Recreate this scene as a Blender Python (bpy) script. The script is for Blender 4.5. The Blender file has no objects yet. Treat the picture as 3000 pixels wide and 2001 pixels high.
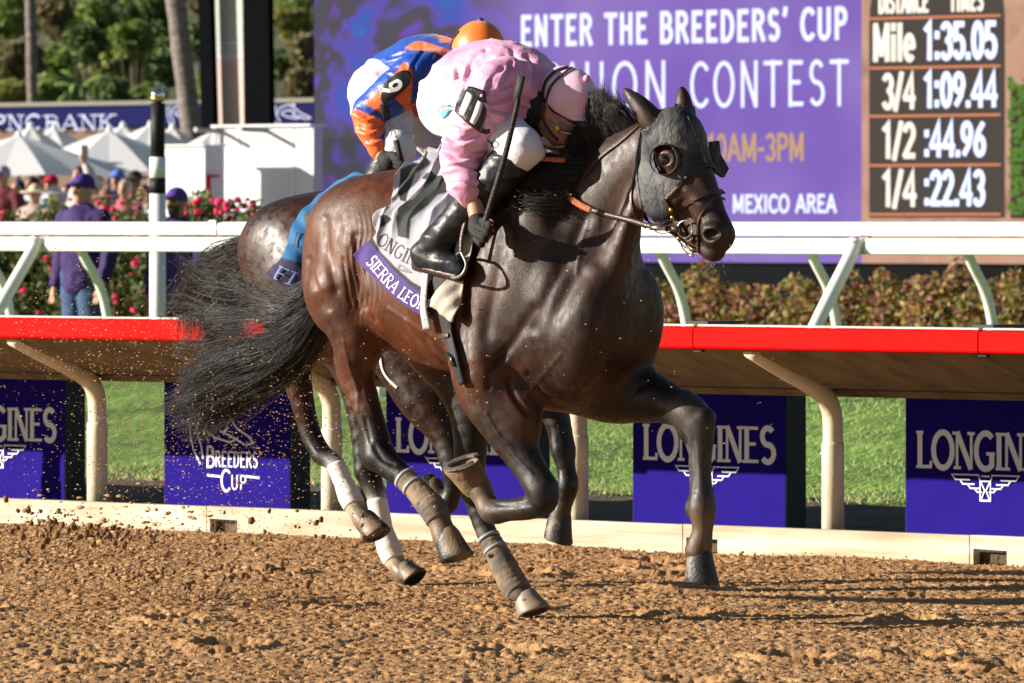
import bpy, bmesh, math, random
import numpy as np
from mathutils import Vector, Matrix, Euler

# ------------------------------------------------------------------ camera, world, sun, exposure
FPX, EYE, HZN = 20000.0, 1.4, 650.0          # focal length in photo pixels, eye height, horizon row
SC = bpy.context.scene
COL = SC.collection
cd = bpy.data.cameras.new('camera'); cam = bpy.data.objects.new('camera', cd); COL.objects.link(cam)
cam.location = (0, 0, EYE); cam.rotation_euler = (math.radians(90), 0, 0)
cd.sensor_width = 36; cd.lens = 240; cd.clip_end = 2000; cd.clip_start = .5
cd.shift_y = -(1000.5 - HZN) / 3000.0
cd.dof.use_dof = True; cd.dof.focus_distance = 24.2; cd.dof.aperture_fstop = 11
SC.camera = cam
SUN_AZ, SUN_EL = 183.0, 17.5                  # direction towards the sun: angle from +X to +Y, elevation
world = bpy.data.worlds.new('World'); SC.world = world; world.use_nodes = True
wn = world.node_tree.nodes; wl = world.node_tree.links
sky = wn.new('ShaderNodeTexSky'); sky.sky_type = 'NISHITA'; sky.sun_disc = False
sky.sun_elevation = math.radians(SUN_EL); sky.sun_rotation = math.radians(90 - SUN_AZ)
sky.altitude = 20; sky.air_density = 1.0; sky.dust_density = .6
wl.new(sky.outputs[0], wn['Background'].inputs[0]); wn['Background'].inputs[1].default_value = .04
sd = bpy.data.lights.new('sun', 'SUN'); sun = bpy.data.objects.new('sun', sd); COL.objects.link(sun)
sd.energy = 5.0; sd.angle = math.radians(.5); sd.color = (1, .92, .80)
_e, _a = math.radians(SUN_EL), math.radians(SUN_AZ)
SUND = Vector((math.cos(_e)*math.cos(_a), math.cos(_e)*math.sin(_a), math.sin(_e)))
sun.rotation_euler = SUND.to_track_quat('Z', 'Y').to_euler()
sun.location = (-20, 10, 30)
SC.view_settings.view_transform = 'Standard'; SC.view_settings.look = 'None'
SC.view_settings.exposure = 1.0; SC.view_settings.gamma = 1; SC.view_settings.use_curve_mapping = False
SC.cycles.max_bounces = 6; SC.cycles.transparent_max_bounces = 12
SC.cycles.use_denoising = True

rng = np.random.default_rng(7)
R_ = random.Random(5)

# ------------------------------------------------------------------ frames
# the track runs along U; V points away from the camera side (the horses' left)
UX, UY = .752, -.659
ROT = math.atan2(UY, UX)
RM = np.array([[UX, -UY, 0], [UY, UX, 0], [0, 0, 1.]])      # columns: forward, left, up
def wpt(px, py, Y):
    return np.array([(px-1500)/FPX*Y, Y, EYE-(py-HZN)/FPX*Y])
class Frame:
    """a place whose x runs along the track, y to the left, z up"""
    def __init__(s, ox, oy, oz=0): s.o = np.array([ox, oy, oz], float)
    def l(s, px, py, b):
        """photo column/row at the lateral offset b (metres to the right) -> local point"""
        k = (px-1500)/FPX; y = -b
        a = (k*(s.o[1] + UX*y) - s.o[0] + UY*y) / (UX - k*UY)
        Y = s.o[1] + UY*a + UX*y
        return np.array([a, y, EYE-(py-HZN)/FPX*Y - s.o[2]])
    def w(s, p): return np.asarray(p, float) @ RM.T + s.o
    def inv(s, p): return (np.asarray(p, float) - s.o) @ RM
    def at(s, px, Y): return s.inv([(px-1500)/FPX*Y, Y, 0])
    def px(s, p):
        w = s.w(p); return np.stack([1500+FPX*w[..., 0]/w[..., 1], HZN+FPX*(EYE-w[..., 2])/w[..., 1]], -1)
    def ray(s, px, py):
        """camera origin and direction per metre of depth, in local axes"""
        d = np.stack([(np.asarray(px, float)-1500)/FPX, np.ones_like(np.asarray(px, float)), -(np.asarray(py, float)-HZN)/FPX], -1)
        return s.inv([0, 0, EYE]), d @ RM

# ------------------------------------------------------------------ objects
def put(o, parent=None, label=None, cat=None, group=None, kind=None):
    if o.name not in COL.objects: COL.objects.link(o)
    if parent is not None: o.parent = parent
    if label: o['label'] = label
    if cat: o['category'] = cat
    if group: o['group'] = group
    if kind: o['kind'] = kind
    return o
def empty(name, loc=(0, 0, 0), rz=0, label=None, cat=None, group=None):
    o = bpy.data.objects.new(name, None); o.empty_display_size = .1
    o.location = loc; o.rotation_euler = (0, 0, rz)
    return put(o, None, label, cat, group)
def fr_empty(name, fr, label, cat, group=None):
    return empty(name, tuple(fr.o), ROT, label, cat, group)
def mesh(name, v, f, mat, parent=None, smooth=False, col=None, **kw):
    m = bpy.data.meshes.new(name)
    v = np.asarray(v, np.float32).reshape(-1, 3)
    if isinstance(f, np.ndarray):
        n = f.shape[1]; m.vertices.add(len(v)); m.vertices.foreach_set('co', v.ravel())
        m.loops.add(f.size); m.loops.foreach_set('vertex_index', f.astype(np.int32).ravel())
        m.polygons.add(len(f)); m.polygons.foreach_set('loop_start', np.arange(len(f), dtype=np.int32)*n)
        m.update(calc_edges=True)
    else:
        m.from_pydata(v.tolist(), [], f); m.update()
    m.validate()
    if smooth: m.polygons.foreach_set('use_smooth', np.ones(len(m.polygons), bool))
    if col is not None:
        a = m.color_attributes.new('Col', 'FLOAT_COLOR', 'POINT')
        c = np.ones((len(m.vertices), 4), np.float32); c[:, :3] = np.asarray(col, np.float32)[:len(m.vertices)]
        a.data.foreach_set('color', c.ravel())
    if mat is not None:
        for q in (mat if isinstance(mat, (list, tuple)) else [mat]): m.materials.append(q)
    o = bpy.data.objects.new(name, m)
    return put(o, parent, **kw)
def copy_tree(o, parent=None):
    c = o.copy(); COL.objects.link(c); c.parent = parent
    for ch in list(o.children): copy_tree(ch, c)
    return c
def catmull(P, n=8):
    P = np.asarray(P, float)
    if len(P) < 3: return np.array([P[0]*(1-t)+P[-1]*t for t in np.linspace(0, 1, n+1)])
    Q = np.vstack([2*P[0]-P[1], P, 2*P[-1]-P[-2]]); out = []
    for i in range(1, len(Q)-2):
        for t in np.arange(n)/n:
            out.append(.5*((2*Q[i]) + (-Q[i-1]+Q[i+1])*t + (2*Q[i-1]-5*Q[i]+4*Q[i+1]-Q[i+2])*t*t + (-Q[i-1]+3*Q[i]-3*Q[i+1]+Q[i+2])*t**3))
    out.append(Q[-2]); return np.array(out)
class MB:
    def __init__(s): s.v = []; s.f = []; s.n = 0
    def add(s, v, f):
        v = [tuple(map(float, q)) for q in v]
        s.f += [tuple(i+s.n for i in q) for q in f]; s.v += v; s.n += len(v); return s
    def box(s, lo, hi, M=None):
        x0, y0, z0 = lo; x1, y1, z1 = hi
        v = [(x0,y0,z0),(x1,y0,z0),(x1,y1,z0),(x0,y1,z0),(x0,y0,z1),(x1,y0,z1),(x1,y1,z1),(x0,y1,z1)]
        if M is not None: v = [tuple(M @ Vector(q)) for q in v]
        return s.add(v, [(0,3,2,1),(4,5,6,7),(0,1,5,4),(1,2,6,5),(2,3,7,6),(3,0,4,7)])
    def prism(s, poly, axis, d0, d1):
        """poly in the two remaining axes, extruded along axis"""
        n = len(poly)
        def mk(p, d):
            q = list(p); q.insert(axis, d); return q
        v = [mk(p, d0) for p in poly]+[mk(p, d1) for p in poly]
        return s.add(v, [tuple(range(n))[::-1], tuple(range(n, 2*n))]+[(i, (i+1) % n, n+(i+1) % n, n+i) for i in range(n)])
    def tube(s, pts, r, n=8, caps=True, flat=None, up=None):
        """tube along points; r a number or a list; flat=(w,t,normal) gives a strap of that section"""
        P = np.asarray(pts, float); m = len(P)
        r = np.full(m, r) if np.isscalar(r) else np.asarray(r, float)
        T = np.gradient(P, axis=0); T /= np.linalg.norm(T, axis=1)[:, None]+1e-12
        ref = np.array([0, 0, 1.]) if abs(T[0][2]) < .9 else np.array([1., 0, 0])
        a = np.cross(T[0], ref); a /= np.linalg.norm(a); v = []
        for i in range(m):
            a = a - T[i]*np.dot(a, T[i]); a /= np.linalg.norm(a)+1e-12; b = np.cross(T[i], a)
            for k in range(n):
                t = 2*math.pi*k/n; v.append(P[i]+r[i]*(math.cos(t)*a+math.sin(t)*b))
        f = [(i*n+k, i*n+(k+1) % n, (i+1)*n+(k+1) % n, (i+1)*n+k) for i in range(m-1) for k in range(n)]
        if caps: f += [tuple(range(n))[::-1], tuple(range((m-1)*n, m*n))]
        return s.add(v, f)
    def strap(s, pts, nrm, w, t):
        """flat strap along pts with the given surface normals"""
        P = np.asarray(pts, float); N = np.asarray(nrm, float); m = len(P)
        T = np.gradient(P, axis=0); T /= np.linalg.norm(T, axis=1)[:, None]+1e-12
        w = np.full(m, w) if np.isscalar(w) else np.asarray(w); v = []
        for i in range(m):
            b = np.cross(T[i], N[i]); b /= np.linalg.norm(b)+1e-12; nn = np.cross(b, T[i])
            for q in (-1, 1): v += [P[i]+b*w[i]*.5*q, P[i]+b*w[i]*.42*q+nn*t]
        f = []
        for i in range(m-1):
            a, b = i*4, i*4+4
            for p, q in ((0, 1), (1, 3), (3, 2), (2, 0)): f.append((a+p, a+q, b+q, b+p))
        f += [(0, 2, 3, 1), (m*4-4, m*4-3, m*4-1, m*4-2)]
        return s.add(v, f)
    def lathe(s, prof, o=(0, 0, 0), n=16, axis=2, M=None):
        v = []
        for r, z in prof:
            for k in range(n):
                t = 2*math.pi*k/n; q = Vector((r*math.cos(t), r*math.sin(t), z))
                if M is not None: q = M @ q
                v.append((q[0]+o[0], q[1]+o[1], q[2]+o[2]))
        m = len(prof)
        f = [(i*n+k, i*n+(k+1) % n, (i+1)*n+(k+1) % n, (i+1)*n+k) for i in range(m-1) for k in range(n)]
        f += [tuple(range(n))[::-1], tuple(range((m-1)*n, m*n))]
        return s.add(v, f)
    def ball(s, o, r, n=12, M=None):
        r = (r, r, r) if np.isscalar(r) else r
        v = []; h = n//2
        for i in range(1, h):
            t = math.pi*i/h
            for k in range(n):
                p = 2*math.pi*k/n; q = Vector((r[0]*math.sin(t)*math.cos(p), r[1]*math.sin(t)*math.sin(p), r[2]*math.cos(t)))
                if M is not None: q = M @ q
                v.append((o[0]+q[0], o[1]+q[1], o[2]+q[2]))
        for z in (1, -1):
            q = Vector((0, 0, z*r[2]))
            if M is not None: q = M @ q
            v.append((o[0]+q[0], o[1]+q[1], o[2]+q[2]))
        T, B = len(v)-2, len(v)-1
        f = [((i)*n+k, (i+1)*n+k, (i+1)*n+(k+1) % n, i*n+(k+1) % n) for i in range(h-2) for k in range(n)]
        f += [(T, k, (k+1) % n) for k in range(n)]+[(B, (h-2)*n+(k+1) % n, (h-2)*n+k) for k in range(n)]
        return s.add(v, f)
    def obj(s, name, mat, parent=None, smooth=False, **kw):
        return mesh(name, s.v, s.f, mat, parent, smooth, **kw)

# ------------------------------------------------------------------ materials
def rgb(h):
    """sRGB 0-255 triple -> linear"""
    return tuple(((c/255+.055)/1.055)**2.4 if c > 10 else c/255/12.92 for c in h)
def material(name, color=(.5, .5, .5), rough=.6, metal=0., var=0., scale=8., color2=None, bump=0., bscale=60., spec=.5, attr=False,
             rvar=0., emis=None, estr=0., sheen=0., coat=0., coords='Object', stretch=None, detail=4., trans=0., bdist=.01, fac_ramp=(.35, .65), sub=0.):
    m = bpy.data.materials.new(name); m.use_nodes = True; nt = m.node_tree; N = nt.nodes; L = nt.links
    b = N['Principled BSDF']; b.inputs['Roughness'].default_value = rough; b.inputs['Metallic'].default_value = metal
    b.inputs['Specular IOR Level'].default_value = spec
    if sheen: b.inputs['Sheen Weight'].default_value = sheen; b.inputs['Sheen Roughness'].default_value = .4
    if coat: b.inputs['Coat Weight'].default_value = coat; b.inputs['Coat Roughness'].default_value = .25
    if trans: b.inputs['Transmission Weight'].default_value = trans
    if sub: b.inputs['Subsurface Weight'].default_value = sub; b.inputs['Subsurface Radius'].default_value = (.01, .005, .003)
    tc = N.new('ShaderNodeTexCoord'); src = tc.outputs[coords]
    if stretch:
        mp = N.new('ShaderNodeMapping'); mp.inputs['Scale'].default_value = stretch; L.new(src, mp.inputs[0]); src = mp.outputs[0]
    base = None
    if attr:
        at = N.new('ShaderNodeAttribute'); at.attribute_name = 'Col'; base = at.outputs['Color']
    if var or color2:
        nz = N.new('ShaderNodeTexNoise'); nz.inputs['Scale'].default_value = scale; nz.inputs['Detail'].default_value = detail
        L.new(src, nz.inputs['Vector'])
        if color2:
            rp = N.new('ShaderNodeValToRGB'); rp.color_ramp.elements[0].position = fac_ramp[0]; rp.color_ramp.elements[1].position = fac_ramp[1]
            rp.color_ramp.elements[0].color = (*color, 1); rp.color_ramp.elements[1].color = (*color2, 1)
            L.new(nz.outputs['Fac'], rp.inputs[0]); cur = rp.outputs[0]
            if base is not None:
                mx = N.new('ShaderNodeMix'); mx.data_type = 'RGBA'; mx.blend_type = 'MULTIPLY'; mx.inputs[0].default_value = 1
                L.new(base, mx.inputs[6]); L.new(cur, mx.inputs[7]); cur = mx.outputs[2]
            base = cur
        if var:
            mr = N.new('ShaderNodeMapRange'); mr.inputs[1].default_value = .25; mr.inputs[2].default_value = .75
            mr.inputs[3].default_value = 1-var; mr.inputs[4].default_value = 1+var; L.new(nz.outputs['Fac'], mr.inputs[0])
            mx = N.new('ShaderNodeMix'); mx.data_type = 'RGBA'; mx.blend_type = 'MULTIPLY'; mx.inputs[0].default_value = 1
            if base is not None: L.new(base, mx.inputs[6])
            else: mx.inputs[6].default_value = (*color, 1)
            L.new(mr.outputs[0], mx.inputs[7]); base = mx.outputs[2]
    if base is not None: L.new(base, b.inputs['Base Color'])
    else: b.inputs['Base Color'].default_value = (*color, 1)
    if rvar:
        n3 = N.new('ShaderNodeTexNoise'); n3.inputs['Scale'].default_value = scale*2.2; n3.inputs['Detail'].default_value = 6; L.new(src, n3.inputs['Vector'])
        m3 = N.new('ShaderNodeMapRange'); m3.inputs[1].default_value = .35; m3.inputs[2].default_value = .65; m3.inputs[3].default_value = rough-rvar; m3.inputs[4].default_value = rough+rvar
        L.new(n3.outputs['Fac'], m3.inputs[0]); L.new(m3.outputs[0], b.inputs['Roughness'])
    if emis is not None:
        b.inputs['Emission Strength'].default_value = estr
        if emis == 'base': L.new(base, b.inputs['Emission Color'])
        else: b.inputs['Emission Color'].default_value = (*emis, 1)
    if bump:
        n2 = N.new('ShaderNodeTexNoise'); n2.inputs['Scale'].default_value = bscale; n2.inputs['Detail'].default_value = 5
        L.new(src, n2.inputs['Vector']); bp = N.new('ShaderNodeBump'); bp.inputs['Strength'].default_value = bump
        bp.inputs['Distance'].default_value = bdist; L.new(n2.outputs['Fac'], bp.inputs['Height']); L.new(bp.outputs[0], b.inputs['Normal'])
    return m

def translucent(m, fac=.4):
    """let some light through a thin sheet"""
    nt = m.node_tree; N = nt.nodes; L = nt.links; b = N['Principled BSDF']; t = N.new('ShaderNodeBsdfTranslucent'); mx = N.new('ShaderNodeMixShader'); mx.inputs[0].default_value = fac
    if b.inputs['Base Color'].is_linked: L.new(b.inputs['Base Color'].links[0].from_socket, t.inputs[0])
    else: t.inputs[0].default_value = b.inputs['Base Color'].default_value
    L.new(b.outputs[0], mx.inputs[1]); L.new(t.outputs[0], mx.inputs[2]); L.new(mx.outputs[0], N['Material Output'].inputs[0]); return m

# ------------------------------------------------------------------ numpy value noise
_perm = np.random.default_rng(3).random(65536).astype(np.float32)
def _h(ix, iy, iz): return _perm[(ix*73856093 ^ iy*19349663 ^ iz*83492791) & 65535]
def vnoise(x, y, z=None):
    z = np.zeros_like(x) if z is None else z
    X, Y, Z = np.floor(x).astype(np.int64), np.floor(y).astype(np.int64), np.floor(z).astype(np.int64)
    fx, fy, fz = x-X, y-Y, z-Z; fx = fx*fx*(3-2*fx); fy = fy*fy*(3-2*fy); fz = fz*fz*(3-2*fz)
    def L(a, b, t): return a+(b-a)*t
    return L(L(L(_h(X,Y,Z),_h(X+1,Y,Z),fx), L(_h(X,Y+1,Z),_h(X+1,Y+1,Z),fx), fy),
             L(L(_h(X,Y,Z+1),_h(X+1,Y,Z+1),fx), L(_h(X,Y+1,Z+1),_h(X+1,Y+1,Z+1),fx), fy), fz)
def fbm(x, y, z=None, o=4):
    s = 0; a = .5
    for i in range(o):
        s = s+a*vnoise(x*2**i+17*i, y*2**i+5*i, None if z is None else z*2**i+9*i); a *= .5
    return s

# ------------------------------------------------------------------ smooth-union bodies
class Body:
    def __init__(s): s.p = []
    def cone(s, a, b, r1, r2, k=.04, c=None, sy=1.):
        s.p.append(('c', np.array(a, float), np.array(b, float), r1, r2, k, c, sy)); return s
    def chain(s, pts, rs, k=.03, c=None, sy=1.):
        m = 3 if len(pts) > 2 else 1
        P = catmull(pts, m) if m > 1 else np.array(pts, float)
        t = np.arange(len(P))/m; rr = np.interp(t, np.arange(len(rs)), rs)
        if m > 1:                                    # rounded radius profile
            rr = catmull(np.stack([np.arange(len(rs)), rs, np.zeros(len(rs))], 1), m)[:, 1]
        cs = c if isinstance(c, list) else [c]*(len(pts)-1)
        s.p.append(('h', P, rr, max(rs), None, k, [cs[min(int(q), len(cs)-1)] for q in t[:-1]+.5/m], sy)); return s
    def ell(s, o, r, e=(0, 0, 0), k=.05, c=None, sub=False):
        M = np.array(Euler([math.radians(q) for q in e]).to_matrix())
        s.p.append(('s' if sub else 'e', np.array(o, float), M, np.array(r, float), None, k, c, 1)); return s
    def cut(s, a, b, r1, r2, k=.02):
        s.p.append(('x', np.array(a, float), np.array(b, float), r1, r2, k, None, 1)); return s
    @staticmethod
    def dist(p, P):
        t = p[0]
        if t == 'h':
            out = None
            for i in range(len(p[1])-1):
                d = Body.dist(('c', p[1][i], p[1][i+1], p[2][i], p[2][i+1], 0, 0, p[7]), P)
                if out is None: out = d
                else:
                    h = np.clip(.5+.5*(out-d)/.008, 0, 1); out = out+(d-out)*h-.008*h*(1-h)
            return out
        if t in 'cx':
            a, b, r1, r2, sy = p[1], p[2], p[3], p[4], p[7]
            pa = P-a; ba = b-a; L = max(ba@ba, 1e-9)
            h = np.clip((pa@ba)/L, 0, 1)
            q = pa-h[..., None]*ba
            if sy != 1: q = q*np.array([1, 1/sy, 1])
            return np.sqrt((q*q).sum(-1))-(r1+(r2-r1)*h)
        q = (P-p[1])@p[2]; r = p[3]
        k0 = np.sqrt(((q/r)**2).sum(-1)); k1 = np.sqrt(((q/(r*r))**2).sum(-1))
        return k0*(k0-1)/np.maximum(k1, 1e-6)
    def bounds(s, p):
        if p[0] == 'h': r = p[3]*max(1, p[7]); return p[1].min(0)-r, p[1].max(0)+r
        if p[0] in 'cx': r = max(p[3], p[4])*max(1, p[7]); return np.minimum(p[1], p[2])-r, np.maximum(p[1], p[2])+r
        r = max(p[3]); return p[1]-r, p[1]+r
    def field(s, lo, hi, h):
        lo = np.array(lo, float); n = np.ceil((np.array(hi)-lo)/h).astype(int)+1
        D = np.full(n, .2, np.float32); ax = [lo[i]+h*np.arange(n[i]) for i in range(3)]
        for p in s.p:
            a, b = s.bounds(p); k = p[5]; m = k+h*2+.01
            i0 = np.maximum(((a-m-lo)/h).astype(int), 0); i1 = np.minimum(((b+m-lo)/h).astype(int)+2, n)
            if (i1 <= i0).any(): continue
            G = np.stack(np.meshgrid(*[ax[q][i0[q]:i1[q]] for q in range(3)], indexing='ij'), -1)
            d = s.dist(p, G); sl = tuple(slice(i0[q], i1[q]) for q in range(3)); o = D[sl]
            if p[0] in 'sx':
                hh = np.clip(.5-.5*(d+o)/k, 0, 1); D[sl] = o+(-d-o)*hh+k*hh*(1-hh)
            else:
                hh = np.clip(.5+.5*(o-d)/k, 0, 1); D[sl] = o+(d-o)*hh-k*hh*(1-hh)
        return D, lo, h
    def color(s, V, base):
        D = np.full(len(V), .3); C = np.tile(np.array(base, float), (len(V), 1))
        for p in s.p:
            a, b = s.bounds(p); k = max(p[5], .004)
            I = np.where(((V > a-k-.02) & (V < b+k+.02)).all(1))[0]
            if len(I) == 0: continue
            d = s.dist(p, V[I]); o = D[I]
            if p[0] in 'sx':
                if p[6] is not None:
                    w = np.clip(.5-.5*(d-.0045)/.003, 0, 1)[:, None]; C[I] = C[I]*(1-w)+np.array(p[6])*w
                continue
            hh = np.clip(.5+.5*(o-d)/k, 0, 1); D[I] = o+(d-o)*hh-k*hh*(1-hh)
            if p[0] == 'h':
                ds = np.stack([s.dist(('c', p[1][i], p[1][i+1], p[2][i], p[2][i+1], 0, 0, p[7]), V[I]) for i in range(len(p[1])-1)], 1)
                w = np.exp(-(ds-ds.min(1, keepdims=True))/.012); w /= w.sum(1, keepdims=True)
                cc = w@np.array([base if q is None else q for q in p[6]], float)
                C[I] = C[I]*(1-hh[:, None])+cc*hh[:, None]; continue
            cc = np.array(base if p[6] is None else p[6], float); C[I] = C[I]*(1-hh[:, None])+cc*hh[:, None]
        return C
def surface(D, lo, h):
    """surface nets"""
    S = D < 0; a = S[:-1, :-1, :-1]; anyin = a.copy(); allin = a.copy()
    for i in (0, 1):
        for j in (0, 1):
            for k in (0, 1):
                q = S[i:S.shape[0]-1+i, j:S.shape[1]-1+j, k:S.shape[2]-1+k]; anyin |= q; allin &= q
    act = anyin & ~allin; I = np.argwhere(act); idm = np.full(act.shape, -1, np.int32); idm[tuple(I.T)] = np.arange(len(I))
    cor = np.array([(i, j, k) for i in (0, 1) for j in (0, 1) for k in (0, 1)])
    val = np.stack([D[tuple((I+c).T)] for c in cor], 1)
    acc = np.zeros((len(I), 3)); cnt = np.zeros(len(I))
    for x in range(8):
        for y in range(x+1, 8):
            if np.abs(cor[x]-cor[y]).sum() != 1: continue
            va, vb = val[:, x], val[:, y]; m = (va < 0) != (vb < 0)
            t = np.where(m, va/np.where(m, va-vb, 1), 0)
            acc += np.where(m[:, None], cor[x]+t[:, None]*(cor[y]-cor[x]), 0); cnt += m
    V = lo+h*(I+acc/cnt[:, None]); F = []
    for ax in range(3):
        u, v = (ax+1) % 3, (ax+2) % 3
        s0 = [slice(None)]*3; s1 = [slice(None)]*3; s0[ax] = slice(0, -1); s1[ax] = slice(1, None)
        A, B = S[tuple(s0)], S[tuple(s1)]
        for flip, mk in ((False, A & ~B), (True, ~A & B)):
            E = np.argwhere(mk); E = E[(E[:, u] > 0) & (E[:, v] > 0) & (E[:, u] < S.shape[u]-1) & (E[:, v] < S.shape[v]-1)]
            if len(E) == 0: continue
            du = np.zeros(3, int); dv = np.zeros(3, int); du[u] = 1; dv[v] = 1
            q = [idm[tuple((E+o).T)] for o in (-du-dv, -dv, 0*du, -du)]
            if flip: q = q[::-1]
            F.append(np.stack(q, 1))
    F = np.concatenate(F); F = F[(F >= 0).all(1)]
    return V, F
class Solid:
    """field with sampling, gradient and camera-ray hits, in the local axes of a Frame"""
    def __init__(s, body, fr, lo, hi, h=.008):
        s.b = body; s.fr = fr; s.D, s.lo, s.h = body.field(lo, hi, h)
    def at(s, P):
        q = (np.asarray(P, float)-s.lo)/s.h; n = np.array(s.D.shape)
        q = np.clip(q, 0, n-1.001); i = q.astype(int); f = q-i; r = 0
        for a in (0, 1):
            for b in (0, 1):
                for c in (0, 1):
                    w = (f[..., 0] if a else 1-f[..., 0])*(f[..., 1] if b else 1-f[..., 1])*(f[..., 2] if c else 1-f[..., 2])
                    r = r+w*s.D[i[..., 0]+a, i[..., 1]+b, i[..., 2]+c]
        return r
    def grad(s, P, e=.012):
        P = np.asarray(P, float)
        g = np.stack([s.at(P+np.eye(3)[i]*e)-s.at(P-np.eye(3)[i]*e) for i in range(3)], -1)
        return g/(np.linalg.norm(g, axis=-1, keepdims=True)+1e-9)
    def hit(s, px, py, off=0.):
        """nearest surface point seen at photo pixels; rays that miss give their closest approach"""
        px = np.atleast_1d(np.asarray(px, float)); py = np.atleast_1d(np.asarray(py, float))
        o, d = s.fr.ray(px, py)
        lo, hi = s.lo, s.lo+s.h*(np.array(s.D.shape)-1)
        with np.errstate(divide='ignore'):
            t0 = (lo-o)/d; t1 = (hi-o)/d
        t = np.minimum(t0, t1).max(1); te = np.maximum(t0, t1).min(1)
        best = np.full(len(t), 9.); bt = t.copy(); done = np.zeros(len(t), bool)
        for _ in range(260):
            P = o+d*t[:, None]; v = s.at(P)-off
            m = (v < best) & ~done; best[m] = v[m]; bt[m] = t[m]
            done |= (v < .0006)
            t = np.where(done, t, t+np.maximum(np.minimum(v*.8, .03), .0015)); done |= t > te
            if done.all(): break
        P = o+d*bt[:, None]
        return P, s.grad(P), best < .002
    def mesh_data(s, smooth=1):
        V, F = surface(s.D, s.lo, s.h); return V, F
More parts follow.
